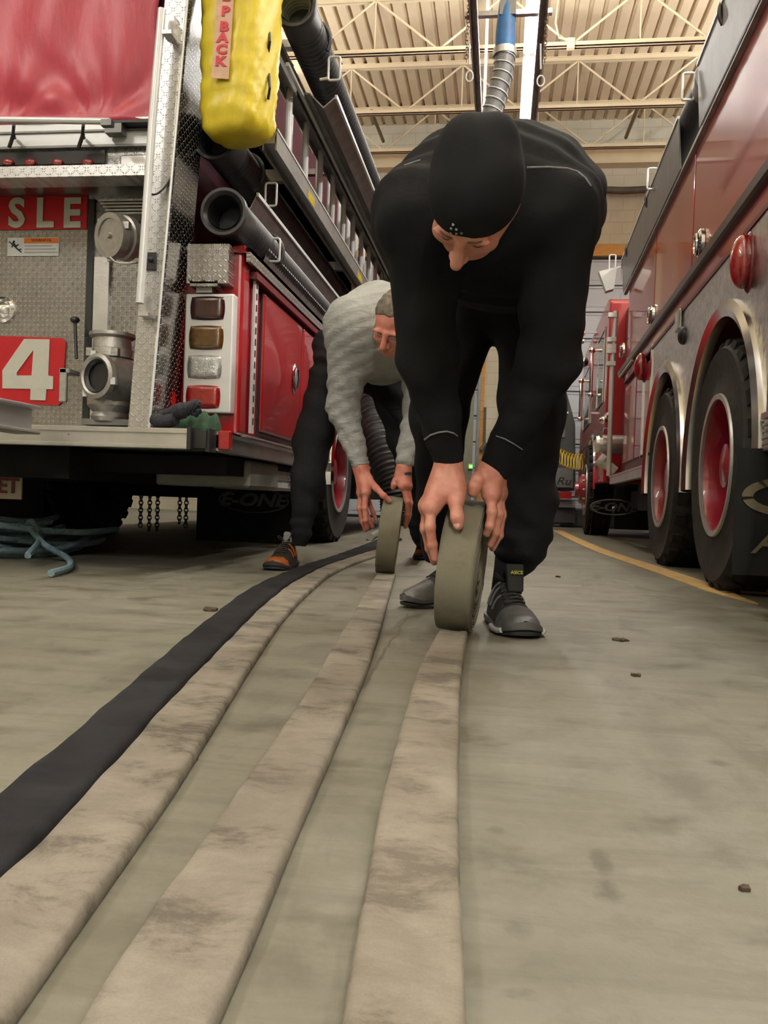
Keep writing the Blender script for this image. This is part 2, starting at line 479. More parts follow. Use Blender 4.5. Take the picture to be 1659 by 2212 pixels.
# wall hose / pipe under the clerestory
b = MB(); pts = [at(x, y, HY1-.2) for x, y in ((1250, 408), (1300, 410), (1345, 412), (1405, 409), (1500, 405))]
pts = [Vector((pts[0].x-1.2, HY1-.2, pts[0].z+.03))]+pts+[Vector((7.5, HY1-.2, pts[-1].z+.05))]
b.tube(pts, .06, 12)
tag(b.build('wall_pipe', simple('dark_brown_pipe', (.07, .06, .05), .6)), 'long dark brown pipe along the pale block wall above the garage door', 'pipe')
# open web joists
def joist(y, zt, zb, label):
    e = thing('roof_joist', label, 'joist', (0, y, zb), group='open web joists under the roof deck')
    b = MB(); 
    for s in (-.045, .02): b.box(HX0, y+s, zt-.06, HX1, y+s+.03, zt)
    b.box(HX0, y-.06, zt-.012, HX1, y+.06, zt); b.build('top_chord', M['cream'], e, smooth=False)
    b = MB()
    for s in (-.045, .02): b.box(HX0, y+s, zb, HX1, y+s+.03, zb+.05)
    b.box(HX0, y-.06, zb, HX1, y+.06, zb+.012); b.build('bottom_chord', M['cream'], e, smooth=False)
    b = MB(); x = HX0; k = 0; off = (y*.37) % 1.3
    x = HX0-off
    while x < HX1:
        b.tube([(x, y, zt-.04), (x+.85, y, zb+.03)], .016, 6); b.tube([(x+1.7, y, zt-.04), (x+.85, y, zb+.03)], .016, 6)
        b.tube([(x+1.7, y, zt-.04), (x+1.7, y, zb+.03)], .011, 6); x += 1.7
    b.build('web', M['cream'], e)
for y, lb in ((10.95, 'cream open web roof joist passing over the blue exhaust hose boot'), (12.65, 'cream open web roof joist in the middle of the ceiling bays'), (14.05, 'cream open web roof joist nearest the far block wall')):
    o = joist(y, DECK, 6.2, lb)
for y in (-5, -2.8, -.6, 1.6, 3.8, 6.0, 8.2): pass
# diagonal bridging bars between joists
for (a, c) in (((802, 240), (828, 305)), ((1378, 232), (1352, 297))):
    b = MB(); b.tube([at(a[0], a[1], 12.7), at(c[0], c[1], 14.0)], .03, 8)
    tag(b.build('bridging_bar', simple('olive_bar', (.16, .13, .07), .6)), 'dark olive bridging bar between roof joists, over the %s fire truck' % ('ladder carrying' if a[0] < 1000 else 'twin wheeled'), 'bar')
# small junction box with conduit on the joist
b = MB(); q = at(1233, 95, 10.9); b.cbox((q.x, q.y, q.z), .1, .08, .13)
jb = b.build('junction_box', M['cream'], None, smooth=False, bevel=.005); tag(jb, 'small cream junction box on the roof joist beside the light row', 'electrical box')
b = MB(); b.tube([at(1233, 85, 10.9), at(1208, 82, 10.9), at(1200, 50, 10.9), at(1206, 0, 10.9), at(1210, -80, 10.9)], .012, 8)
cd = b.build('conduit', M['cream']); cd.parent = jb
# =================================================================== LIGHT FIXTURES
def fixture(x, y0, y1, z, label, n, w=.16):
    e = thing('fluorescent_light', label, 'ceiling light', (x, (y0+y1)/2, z), group=None)
    b = MB(); b.prism([(x-w, z+.02), (x+w, z+.02), (x+w*.5, z+.11), (x-w*.5, z+.11)], 'y', y0, y1)
    b.build('reflector', M['white'], e, smooth=False)
    L = (y1-y0)/n
    for k in range(n):
        for s in (-.05, .05):
            b = MB(); b.tube([(x+s, y0+k*L+.04, z), (x+s, y0+(k+1)*L-.04, z)], .018, 8); b.build('lamp_tube', M['tube_on'], e)
    for yy in (y0+.3, y1-.3):
        b = MB(); b.tube([(x, yy, z+.1), (x, yy, DECK)], .006, 6); b.build('hanger_rod', M['grey_metal'], e)
names = ['row of lit fluorescent tubes high above the hoses, behind the viewer', 'row of lit fluorescent tubes right above the near ends of the floor hoses', 'added unseen row of lit fluorescent tubes high above the two bending people',
         'row of lit white fluorescent tubes beside the blue exhaust hose boot', 'row of lit fluorescent tubes over the yellow bag truck', 'added unseen row of lit fluorescent tubes over the twin wheeled truck',
         'far row of lit tubes over the ladder truck cab', 'far row of lit tubes over the cab of the twin wheeled truck']
for (x, y0, y1, z, w), nm in zip(LIGHT_ROWS, names): fixture(x, y0, y1, z, nm, max(1, int((y1-y0)/1.2)), .09 if y0 == 7.0 else .16)
# =================================================================== EXHAUST RAIL AND HOSE
e = thing('exhaust_rail', 'pair of hanging grey rails carrying the blue exhaust hose, chains at both ends', 'rail', (.02, 7.5, 4.2))
RY0, RY1 = 6.2, 11.4
la = at(1030, 180, 8.3); ra = at(1160, 180, 8.3)
for X, Z in ((la.x, la.z), (ra.x, ra.z)):
    b = MB(); b.prism([(X-.035, Z), (X-.02, Z), (X-.02, Z+.07), (X+.02, Z+.07), (X+.02, Z), (X+.035, Z), (X+.035, Z+.085), (X-.035, Z+.085)], 'y', RY0, RY1)
    b.build('rail', M['alu_dull'], e, smooth=False)
for y in (7.3, 10.6):
    b = MB(); b.box(la.x-.08, y, la.z+.085, ra.x+.08, y+.05, la.z+.125); b.build('crossbar', M['alu_dull'], e, smooth=False)
    for X in (la.x, ra.x):
        b = MB(); b.box(X-.018, y-.01, la.z+.12, X+.018, y+.03, DECK); b.build('hanger_strut', M['white'], e, smooth=False)
for px in (1012, 1181):
    b = MB(); q0 = at(px, 20, 7.2)
    for k in range(22):
        q = Vector((q0.x, q0.y, q0.z+.2-.03*k)); t = k % 2
        rr = [(q+Vector((math.cos(a)*.012*(1-t), math.cos(a)*.012*t, math.sin(a)*.02))) for a in [i*PI/4 for i in range(8)]]
        b.tube(rr, .004, 5, closed=True)
    b.build('chain', simple('brown_chain', (.13, .09, .06), .5, .6), e)
for px, py in ((1014, 140), (1168, 150)):
    b = MB(); b.tube([at(px, 95, 7.2), at(px, py, 7.2)], .008, 6)
    c = at(px, py+25, 7.2); b.tube([c+Vector((math.cos(a)*.03, 0, math.sin(a)*.045)) for a in [i*PI/8 for i in range(16)]], .007, 6, closed=True)
    b.build('pull_ring', M['white'], e)
HY = 6.3
e = thing('exhaust_hose', 'vehicle exhaust hose with blue boot hanging between the two fire trucks', 'hose', at(1090, 100, HY))
BLUE = simple('blue_rubber_boot', srgb(44, 98, 152), .5, 0, .2, 12, .15, 30)
def spath(pts, n=10):
    pts = [Vector(p) for p in pts]; P = [pts[0]*2-pts[1]]+pts+[pts[-1]*2-pts[-2]]; out = []
    for i in range(1, len(P)-2):
        for k in range(n):
            t = k/n; a, b_, c, d = P[i-1], P[i], P[i+1], P[i+2]
            out.append(.5*((2*b_)+(c-a)*t+(2*a-5*b_+4*c-d)*t*t+(3*b_-a-3*c+d)*t**3))
    out.append(pts[-1]); return out
up = [at(1092, 108, HY), at(1086, 160, HY), at(1074, 205, HY), at(1062, 250, HY), at(1045, 330, HY), at(1010, 470, HY-.1), at(930, 640, HY-.3)]
sp_ = spath(up, 14)
HSEM = simple('smoky_hose_wall', (.14, .14, .142), .35, 0, .3, 25)
b = MB(); b.tube(sp_, .074, 18, caps=False); b.build('clear_hose', HSEM, e)
b = MB(); sp2 = spath(up, 60); L = 0; hel = []
for i in range(len(sp2)-1):
    t = (sp2[i+1]-sp2[i]); L += t.length; t.normalize(); a = t.cross(Vector((0, 1, 0))).normalized(); c = a.cross(t)
    ph = L/.068*2*PI; hel.append(sp2[i]+(a*math.cos(ph)+c*math.sin(ph))*.077)
b.tube(hel, .0055, 6); b.build('wire_spiral', M['alu_white'], e, smooth=True)
b = MB(); bp = [at(1100, -30, HY), at(1097, 0, HY), at(1093, 55, HY), at(1091, 110, HY), at(1091, 118, HY)]
b.tube(spath(bp, 6), [.045+.03*min(1, i/14) for i in range(25)], 18); b.build('blue_boot', BLUE, e)
b = MB(); b.lathe([(0, .078), (0, .088), (.05, .088), (.05, .078)], at(1090, 122, HY), 'z', 20, closed=True); b.build('clamp_band', M['alu'], e)
b = MB(); b.tube([at(1101, -160, HY), at(1100, -20, HY)], .05, 12); b.box(*(at(1098, 5, HY)-Vector((.06, .06, .12))), *(at(1098, 5, HY)+Vector((.06, .06, .1)))); b.build('swivel', M['grey_metal'], e)
b = MB(); lw = [at(930, 640, HY-.3), at(830, 780, 5.7), at(808, 880, 5.5), at(826, 970, 5.3), at(850, 1052, 5.2), at(858, 1110, 5.2)]
lp = spath(lw, 40); b.tube(lp, [.1+.007*math.sin(i*1.35) for i in range(len(lp))], 18); b.build('lower_hose', M['hose_black'], e)
# =================================================================== LEFT FIRE TRUCK
LT = thing('fire_truck', 'red fire truck with rear diamond plate panels, ladder rack and big number 4', 'fire truck', (-2.4, 7.0, 0))
SX = -1.15
def rbox(b, px0, py0, px1, py1, Y, d):
    pm, qm = (px0+px1)/2, (py0+py1)/2
    return b.box(at(px0, qm, Y).x, Y, at(pm, py1, Y).z, at(px1, qm, Y).x, Y+d, at(pm, py0, Y).z)
def P(b, name, mats, parent=LT, **k): return b.build(name, mats, parent, **k)
XL = -3.75
# main box (red) and its shell
b = MB(); b.box(XL, 3.85, .45, SX-.35, 8.2, 2.42); b.box(-1.49, 3.58, 1.42, SX-.32, 8.2, 2.0); P(b, 'body', M['shaded_red'], smooth=False)
# lower compartment row on the visible side
b = MB(); b.box(SX-.5, 3.62, .6, SX-.01, 5.35, 1.40); b.box(SX-.5, 7.15, .6, SX-.01, 8.2, 1.40); b.box(SX-.5, 5.3, 1.22, SX-.01, 7.2, 1.40); P(b, 'compartment_side', M['red'], smooth=False, bevel=.012)
zc = .6
# corner column beside the tail lights
b = MB(); b.box(-1.42, 3.55, .6, SX, 3.66, 1.42); P(b, 'corner_column', M['red'], smooth=False, bevel=.02, seg=3)
# compartment doors on the side
for (y0, y1) in ((3.86, 4.62), (4.66, 5.28), (7.22, 8.0)):
    b = MB(); b.box(SX-.02, y0, .64, SX+.012, y1, 1.30); d = P(b, 'compartment_door', M['red'], smooth=False, bevel=.012, seg=2)
    b = MB(); b.box(SX-.012, y0-.012, .63, SX+.002, y1+.012, 1.315); P(b, 'door_seal', M['black_gap'], smooth=False)
    if y0 < 7:
        b = MB(); c = Vector((SX+.016, y1-.14 if y0 > 4 else y1-.16, .98))
        b.ellip(c, .012, .042, .085, 16, 8); h = b.build('latch', M['chrome'], d)
        b = MB(); b.ellip(c+Vector((.008, 0, 0)), .01, .028, .06, 16, 8); h2 = b.build('latch_recess', M['grey_metal'], d)
        b = MB(); b.tube([c+Vector((.016, 0, .05)), c+Vector((.02, .006, 0)), c+Vector((.016, 0, -.05))], .007, 8); b.build('latch_lever', M['chrome'], d)
# hinge strip, vertical drip trim
b = MB(); b.box(SX, 3.70, .62, SX+.012, 3.745, 1.33); hs = P(b, 'hinge_strip', M['alu_white'], smooth=False)
b = MB()
for k in range(13): b.box(SX+.0125, 3.715, .66+k*.052, SX+.014, 3.73, .69+k*.052)
P(b, 'hinge_slot', M['black_gap'], smooth=False)
b = MB(); b.box(SX-.02, 3.66, 1.315, SX+.03, 5.6, 1.345); P(b, 'drip_rail', M['red_dark'], smooth=False)
# diamond plate ledge above the compartments
b = MB(); b.box(SX-.36, 3.55, 1.402, SX+.03, 8.2, 1.42); b.box(SX+.012, 3.55, 1.36, SX+.03, 8.2, 1.42); P(b, 'ledge', M['diam_yz'], smooth=False)
b = MB(); rbox(b, 503, 530, 530, 545, 3.53, .03); P(b, 'marker_light', M['lens_red'], smooth=False, bevel=.004)
# polished fender and rear wheel of this side
def wheel(parent, x, y, side, R=.535, w=.28, dual=True, rear=True, build=None):
    """side=+1: outer face looks to +x"""
    e_name = 'wheel'
    ws = []
    n = 2 if dual else 1
    prof = [(0, .30), (.012, .33), (.02, .40), (.005, .47), (.0, .50), (.035, R-.008), (.07, R), (w-.07, R), (w-.035, R-.008), (w, .50), (w-.01, .40), (w, .30)]
    root = None
    for k in range(n):
        b = MB(); x0 = x-side*k*(w+.06)
        b.lathe([(-side*h, r) for h, r in prof], (x0, y, R), 'x', 56); t = b.build('tyre', M['rubber'], parent, angle=50)
        if root is None: root = t
        b = MB(); nl = 26
        for i in range(nl):
            for s_ in (0, 1):
                a = 2*PI*(i+.5*s_)/nl; da = 2*PI/nl*.30
                h0 = .008 if s_ == 0 else w-.075; h1 = h0+.067
                pts = []
                for r_, aa, hh in ((R-.03, a-da, h0), (R-.03, a+da, h0), (R-.012, a+da, h1), (R-.012, a-da, h1), (R+.006, a-da*.8, h0+.012), (R+.006, a+da*.8, h0+.012), (R+.012, a+da*.8, h1), (R+.012, a-da*.8, h1)):
                    pts.append((x0-side*hh, y+math.cos(aa)*r_, R-.004+math.sin(aa)*r_))
                b.hexa(pts[:4], pts[4:])
        for i in range(40):
            a = 2*PI*i/40; da = 2*PI/40*.36
            pts = []
            for r_, aa, hh in ((R-.02, a-da, .085), (R-.02, a+da, .1), (R-.02, a+da, w-.09), (R-.02, a-da, w-.105), (R+.011, a-da, .085), (R+.011, a+da, .1), (R+.011, a+da, w-.09), (R+.011, a-da, w-.105)):
                pts.append((x0-side*hh, y+math.cos(aa)*r_, R-.004+math.sin(aa)*r_))
            b.hexa(pts[:4], pts[4:])
        b.build('tread', M['tread'], t, smooth=False)
    b = MB()
    if rear: pr = [(-.004, .302), (-.004, .292), (-.04, .285), (-.15, .278), (-.17, .16), (-.165, .10), (-.04, .095), (-.03, .0005)]
    else: pr = [(-.004, .302), (-.004, .285), (-.03, .27), (-.03, .2), (.07, .16), (.08, .095), (.12, .09), (.125, .0005)]
    b.lathe([(side*h, r) for h, r in pr], (x, y, R), 'x', 48); rim = b.build('rim', M['rim_red'], root)
    b = MB(); b.lathe([(side*.004, .285), (side*.006, .308), (-side*.004, .31), (-side*.01, .288)], (x, y, R), 'x', 48, closed=True); b.build('rim_lip', M['rim_lip'], root)
    b = MB()
    for i in range(10):
        a = 2*PI*i/10; rr = .135 if rear else .18; hh = -.165 if rear else -.0
        b.disc((x+side*hh, y+math.cos(a)*rr, R+math.sin(a)*rr), 'x', .016, side*.04, 8)
    b.build('lug_nut', M['chrome'], root)
    return root
def fender(parent, x, y, R=.70, w=.09, side=1, mat=None, a0=-.15, a1=PI+.15):
    b = MB(); prof = [(-side*.02, R-.075), (side*.02, R-.07), (side*.035, R-.03), (side*.02, R), (-side*.02, R+.005), (-side*.03, R-.05)]
    b.lathe(prof, (x, y, .535), 'x', 40, closed=True, a0=a0, a1=a1)
    return b.build('fender_trim', mat or M['chrome'], parent)
wheel(LT, SX-.06, 6.25, 1)
wheel(LT, XL+.06, 6.25, -1)
fender(LT, SX, 6.25, .74)
b = MB(); b.box(SX-.02, 5.36, .6, SX+.008, 5.56, 1.36); b.box(SX-.02, 6.96, .6, SX+.008, 7.16, 1.36); b.box(SX-.02, 5.5, 1.24, SX+.006, 7.0, 1.38); b.each('fender_panel', M['alu'], LT, smooth=False)
b = MB(); b.box(SX-.65, 5.5, .5, SX-.35, 7.05, 1.35); P(b, 'wheel_well', M['underbody'], smooth=False)
wheel(LT, SX-.05, 10.8, 1, dual=False, rear=False)
wheel(LT, XL+.05, 10.8, -1, dual=False, rear=False)
# cab
b = MB(); b.box(XL, 8.3, .55, SX, 12.3, 2.3); P(b, 'cab', M['red'], smooth=False, bevel=.05, seg=3)
b = MB(); b.box(SX-.01, 8.7, 1.5, SX+.008, 9.6, 2.1); b.box(SX-.01, 10.0, 1.5, SX+.008, 11.4, 2.1); b.each('cab_window', simple('dark_glass', (.01, .012, .014), .08), LT, smooth=False)
# chassis under
b = MB(); b.box(XL+.1, 3.5, .42, SX-.03, 5.3, .5); b.box(-3.0, 3.3, .38, -1.8, 12, .55); b.box(-2.9, 5.9, .3, -1.9, 6.6, .62); b.box(XL+.05, 7.2, .33, SX-.1, 10.1, .6); P(b, 'chassis', M['underbody'], smooth=False)
# ---- tailboard
b = MB(); b.box(XL, 3.1, .52, -1.20, 3.9, .578); b.box(XL, 3.09, .565, -1.2, 3.12, .586); b.box(XL, 3.09, .506, -1.2, 3.12, .522); P(b, 'tailboard', M['alu'], smooth=False, bevel=.003)
b = MB(); b.box(XL, 3.12, .579, -1.2, 3.8, .583); P(b, 'tailboard_plate', M['diam_xy'], smooth=False)
b = MB(); b.box(-1.21, 3.11, .512, -1.135, 3.2, .582); b.box(-1.2, 3.075, .505, -1.185, 3.12, .59); b.box(-1.14, 3.12, .5, -1.125, 3.22, .59); P(b, 'corner_bracket', M['black_gap'], smooth=False)
b = MB(); b.box(-1.17, 3.2, .515, -1.125, 5.4, .578); b.box(-1.17, 3.2, .572, -1.115, 5.4, .586); b.box(-1.17, 3.2, .508, -1.115, 5.4, .52); P(b, 'side_rail', M['alu'], smooth=False)
b = MB()
for px, py in ((150, 938), (410, 950)): b.ellip(at(px, py, 3.105), .009, .006, .009, 10, 6)
b.each('bolt', M['grey_metal'], LT)
b = MB(); rbox(b, 470, 930, 497, 972, 3.16, .03); P(b, 'reflector', M['lens_red'], smooth=False, bevel=.005)
# aluminium I beam end poking in at the edge of the picture
A = at(62, 905, 3.0); B = at(-150, 868, 2.55); dv = (B-A); 
def beam(z0, z1, w0, w1):
    n = Vector((-dv.y, dv.x, 0)).normalized()
    b.hexa([A+n*w0+Vector((0, 0, z0)), A+n*w1+Vector((0, 0, z0)), B+n*w1+Vector((0, 0, z0)), B+n*w0+Vector((0, 0, z0))],
           [A+n*w0+Vector((0, 0, z1)), A+n*w1+Vector((0, 0, z1)), B+n*w1+Vector((0, 0, z1)), B+n*w0+Vector((0, 0, z1))])
b = MB(); beam(.035, .05, -.06, .06); beam(-.06, -.045, -.06, .06); beam(-.05, .04, -.0, .018); P(b, 'folding_step_beam', M['alu'], smooth=False, bevel=.004)
# ---- post at the rear corner
def lean(px_b, px_t, y): return
pf = lambda x0, x1, z, y: (x0, x1, z, y)
BL, BR, TL, TR = -1.545, -1.455, -1.44, -1.345          # x of the post edges at z .58 and z 2.36
zb, zt = .585, 3.1
ex = lambda a, c, z: a+(c-a)*(z-.58)/1.78
b = MB(); b.hexa([(BL, 3.30, zb), (BR, 3.30, zb), (BR, 3.56, zb), (BL, 3.56, zb)], [(ex(BL, TL, zt), 3.30, zt), (ex(BR, TR, zt), 3.30, zt), (ex(BR, TR, zt), 3.56, zt), (ex(BL, TL, zt), 3.56, zt)])
PBR = diamond('diamond_plate_bright', 'xz', .023, (.68, .67, .65), .34)
P(b, 'corner_post', PBR, smooth=False)
b = MB(); b.hexa([(BR+.002, 3.31, zb), (BR+.012, 3.31, zb), (BR+.012, 3.56, zb), (BR+.002, 3.56, zb)], [(ex(BR, TR, zt)+.002, 3.31, zt), (ex(BR, TR, zt)+.012, 3.31, zt), (ex(BR, TR, zt)+.012, 3.56, zt), (ex(BR, TR, zt)+.002, 3.56, zt)])
P(b, 'post_side_plate', diamond('diamond_plate_polished', 'yz', .019, (.42, .41, .40), .2), smooth=False)
b = MB(); b.tube([(BR+.004, 3.296, zb), (ex(BR, TR, zt)+.004, 3.296, zt)], .006, 8); P(b, 'post_edge_trim', M['alu_white'])
# grab rail on the post
b = MB(); b.tube([at(350, 20, 3.23), at(330, 250, 3.23), at(302, 655, 3.23)], .0165, 12); P(b, 'grab_rail', M['alu_white'])
b = MB()
for px, py in ((366, 58), (316, 668)):
    rbox(b, px-11, py-26, px+9, py+20, 3.275, .03); rbox(b, px-16, py+6, px+4, py+14, 3.22, .06)
b.each('rail_bracket', M['alu'], LT, smooth=False)
b = MB(); rbox(b, 314, 545, 337, 582, 3.29, .02); q = at(325, 560, 3.285); b.ellip(q, .012, .01, .012, 12, 6); P(b, 'door_switch', M['black_gap'], smooth=False)
b = MB(); b.tube(spath([at(312, 415, 3.22), at(335, 420, 3.26), at(355, 405, 3.28), at(375, 375, 3.32), at(395, 350, 3.4)], 5), .008, 8, ell=(1, .5)); P(b, 'black_strap', M['black_gap'])
# ---- rear face
YC = 3.74
b = MB(); b.box(XL, YC, .58, -1.5, YC+.1, 1.85); P(b, 'rear_panel', M['diam_xz'], smooth=False)
b = MB(); rbox(b, 184, 430, 198, 905, YC-.012, .02); P(b, 'panel_seal', M['black_gap'], smooth=False)
b = MB(); rbox(b, 199, 555, 231, 905, YC-.02, .03); P(b, 'upright_strip', M['alu'], smooth=False)
b = MB(); z_ = at(60, 425, 3.735).z; b.box(XL, 3.56, z_, -1.5, YC, z_+.03); P(b, 'soffit_trim', M['diam_xz'], smooth=False)  # diamond plate soffit above the name sign
b = MB(); rbox(b, -400, 361, 312, 385, 3.42, .12); P(b, 'rear_ledge', diamond('diamond_plate_ledge', 'xz', .025, (.75, .74, .72), .35), smooth=False)
# sign lettering
b = MB(); rbox(b, -120, 425, 188, 496, YC-.008, .008); s1 = P(b, 'name_sign', M['red_sign'], smooth=False)
def cap(s, px, py, hpx, Y, mat, par, bold=.02, sx=1.0, shear=0, nm='lettering', d=.004):
    size = hpx*Y/1800/.70
    return text_mesh(nm, s, size, face_y(at(px, py, Y), math.radians(0)), mat, par, d, bold*size, shear, sx=sx)
for ch, px in (('S', 36), ('L', 96), ('E', 155), ('I', -20), ('R', -75)):
    if px < 0: continue
    o = cap(ch, px, 463, 64, YC-.012, M['white_sign'], s1, .035, .98)
    o.location = (0, 0, 0)
b = MB(); b.prism([(at(-60, 800, 3.7).x, at(60, 722, 3.7).z), (at(126, 800, 3.7).x, at(60, 727, 3.7).z), (at(133, 800, 3.7).x, at(60, 735, 3.7).z), (at(128, 800, 3.7).x, at(60, 866, 3.7).z), (at(120, 800, 3.7).x, at(60, 873, 3.7).z), (at(-60, 800, 3.7).x, at(60, 870, 3.7).z)], 'y', YC-.009, YC)
s2 = P(b, 'number_sign', M['red_sign'], smooth=False)
# numeral 4, drawn as one outline with its slit counter
Yn = YC-.014
def pp(px, py): q = at(px, py, Yn); return (q.x, q.z)
b = MB()
for quad in ([(48, 733), (107, 733), (107, 735), (48, 738)],):
    pass
b.prism([pp(52, 732), pp(107, 733), pp(104, 811), pp(68, 811), pp(72, 756), pp(36, 805), pp(36, 811), pp(5, 811), pp(5, 800)], 'y', Yn, Yn+.005)
b.prism([pp(5, 811), pp(104, 811), pp(115, 813), pp(114, 841), pp(5, 839)], 'y', Yn, Yn+.005)
b.prism([pp(66, 840), pp(100, 841), pp(98, 865), pp(65, 864)], 'y', Yn, Yn+.005)
b.build('numeral', M['white_sign'], s2, smooth=False)
# warning label
b = MB(); rbox(b, 16, 513, 127, 553, YC-.006, .006); wl = P(b, 'warning_label', M['white'], smooth=False)
b = MB(); rbox(b, 52, 514, 126, 525, YC-.008, .002); b.build('label_header', simple('orange_label', srgb(228, 120, 40), .5), wl, smooth=False)
cap('WARNING', 89, 519, 6.5, YC-.0085, M['black_gap'], wl, .01, 1.1, nm='label_word', d=.0005)
b = MB()
for k, (a, c) in enumerate(((53, 112), (53, 120), (53, 124))): rbox(b, a, 530+k*7, c, 532+k*7, YC-.007, .001)
b.mat(0); b.build('label_line', simple('grey_print', (.35, .33, .3), .6), wl, smooth=False)
b = MB(); q = at(32, 522, YC-.008)
for (x0, y0, x1, y1, w) in ((20, 522, 46, 545, 1.4), (28, 524, 34, 532, 2.2), (34, 532, 40, 528, 1.4), (34, 534, 40, 540, 1.8), (29, 527, 25, 534, 1.4), (40, 540, 46, 538, 1.2)):
    b.tube([at(x0, y0, YC-.008), at(x1, y1, YC-.008)], w*YC/1800, 6)
b.ellip(at(30, 522, YC-.008), .006, .002, .006, 10, 6); b.build('falling_figure', M['black_gap'], wl)
# round lamp at the edge
b = MB(); q = at(8, 670, YC); b.lathe([(0, .062), (-.012, .062), (-.02, .05), (-.012, .04), (-.03, .02), (-.034, .0005)], q, 'y', 28); P(b, 'round_lamp', M['chrome'])
# ---- upper rear: light bar, white header, recessed light strip, tarp
b = MB(); rbox(b, -400, 262, 335, 322, 3.56, .2); P(b, 'header_panel', M['alu_white'], smooth=False)
b = MB(); rbox(b, -400, 286, 335, 290, 3.552, .01); rbox(b, -400, 318, 335, 323, 3.552, .01); P(b, 'header_seam', M['grey_metal'], smooth=False)
b = MB(); b.tube([at(-300, 255, 3.42), at(238, 262, 3.42)], .014, 12); P(b, 'cross_bar', M['alu_white'])
b = MB(); rbox(b, 217, 257, 240, 270, 3.4, .03); rbox(b, 226, 266, 262, 286, 3.5, .05); P(b, 'bar_clamp', M['grey_metal'], smooth=False)
b = MB()
for px in (30, 180):
    b.tube([at(px, 270, 3.42), at(px-2, 290, 3.5), at(px+2, 298, 3.55)], .007, 8); b.tube([at(px, 288, 3.5), at(px-10, 318, 3.53)], .009, 8)
P(b, 'bar_bracket', M['black_gap'])
b = MB(); rbox(b, -400, 322, 335, 362, 3.58, .2); P(b, 'light_box', M['diam_xz'], smooth=False)
b = MB(); rbox(b, -400, 331, 226, 359, 3.565, .02); P(b, 'light_recess', M['black_gap'], smooth=False)
for px in (-35, 18, 66, 125, 190):
    b = MB(); b.ellip(at(px, 352, 3.56), .03, .02, .018, 16, 8); P(b, 'strip_light', M['lens_red'])
b = MB(); rbox(b, 259, 333, 318, 362, 3.565, .02); P(b, 'blank_plate', M['alu'], smooth=False, bevel=.006)
# tarp: gently draped sheet with pulled folds
b = MB(); NX, NZ = 70, 46; x0, x1 = at(-420, 130, 3.55).x, at(342, 130, 3.55).x; z0, z1 = at(170, 263, 3.55).z, 3.05
for i in range(NX+1):
    for j in range(NZ+1):
        u = i/NX; v = j/NZ; x = x0+(x1-x0)*u; z = z0+(z1-z0)*v
        d = .010*math.sin(x*19+2*v+1.2*math.sin(z*4))*(.4+.6*v)
        for cx in (x0+.35, -2.32, -1.86):
            dx = x-cx; dz = z-z0
            d += .016*math.exp(-dz*3.2)*math.cos(math.atan2(dx, dz+.03)*9)*min(1, dz*8)
        b.v.append((x+.02*math.sin(j*.25), 3.56+d, z))
for i in range(NX):
    for j in range(NZ):
        a = i*(NZ+1)+j; b.f.append((a, a+NZ+1, a+NZ+2, a+1)); b.m.append(0)
t = b.build('hose_bed_cover', M['tarp'], LT, angle=80)
sm = t.modifiers.new('thick', 'SOLIDIFY'); sm.thickness = .006
b = MB(); rbox(b, 238, 258, 338, 264, 3.5, .06); P(b, 'cover_rod', M['black_gap'], smooth=False)
b = MB(); b.box(XL, 3.6, 2.0, -1.5, 8.0, 2.95); P(b, 'hose_bed', M['shaded_red'], smooth=False)
# ---- pump inlets
def ring(b, o, ax, r, r2, h): b.lathe([(0, r), (h, r), (h, r2), (0, r2)], o, ax, 36, closed=True)
e1 = at(237, 508, 3.45); ax = Vector((-.42, -.88, -.1)).normalized(); dirv = -ax
b = MB(); b.lathe([(0, .0005), (0, .072), (-.006, .072), (-.006, .096), (.03, .1), (.035, .088), (.06, .088), (.065, .098), (.1, .098), (.105, .075), (.26, .07), (.40, .075)], e1, dirv, 40)
inl = P(b, 'capped_inlet', M['cast'], angle=25)
b = MB()
for a in (0.4, 2.5, 4.6):
    u = dirv.orthogonal().normalized(); w = dirv.cross(u); b.cbox(e1+(u*math.cos(a)+w*math.sin(a))*.095+dirv*.02, .03, .03, .03)
b.lathe([(-.012, .0005), (-.012, .012), (0, .014)], e1, dirv, 12); b.each('cap_lug', M['cast'], inl, smooth=True)
b = MB(); b.tube(spath([at(237, 556, 3.42), at(255, 568, 3.42), at(290, 568, 3.45), at(310, 560, 3.5)], 6), .005, 6); b.build('retaining_wire', M['cast'], inl)
b = MB()
for k in range(5): rbox(b, 212+k*5, 430+k*7, 310, 434+k*7, 3.62+.0*k, .1)
P(b, 'ribbed_cover', M['cast'], smooth=False)
e2 = at(207, 812, 3.40); ax2 = Vector((.35, .93, 0)).normalized()
b = MB(); b.lathe([(.0, .074), (-.006, .082), (0, .098), (.022, .102), (.03, .088), (.05, .088), (.09, .1), (.2, .1), (.2, .0005), (.10, .0005), (.10, .07), (.0, .07)], e2, ax2, 44)
vb = P(b, 'intake_valve', M['cast'], angle=25)
b = MB(); b.lathe([(.0, .074), (.012, .06), (.022, .064), (.026, .0005)], e2+ax2*.002, ax2, 40); b.build('valve_bore', M['black_gap'], vb)  # black disc near the mouth paints the shade inside the bore
c = at(240, 830, 3.56)
b = MB(); b.lathe([(-.17, .075), (-.15, .085), (-.13, .075), (-.1, .1), (.06, .105), (.09, .09), (.11, .09), (.115, .1), (.15, .1), (.155, .085), (.2, .082), (.21, .1), (.225, .1), (.225, .0005)], (c.x, c.y, c.z), 'z', 40); b.build('valve_body', M['cast'], vb)
b = MB()
for k in range(5):
    a = k*2*PI/5+.3; b.cbox((c.x+math.cos(a)*.1, c.y+math.sin(a)*.1, c.z+.13), .03, .03, .035)
b.each('valve_lug', M['cast'], vb)
b = MB()
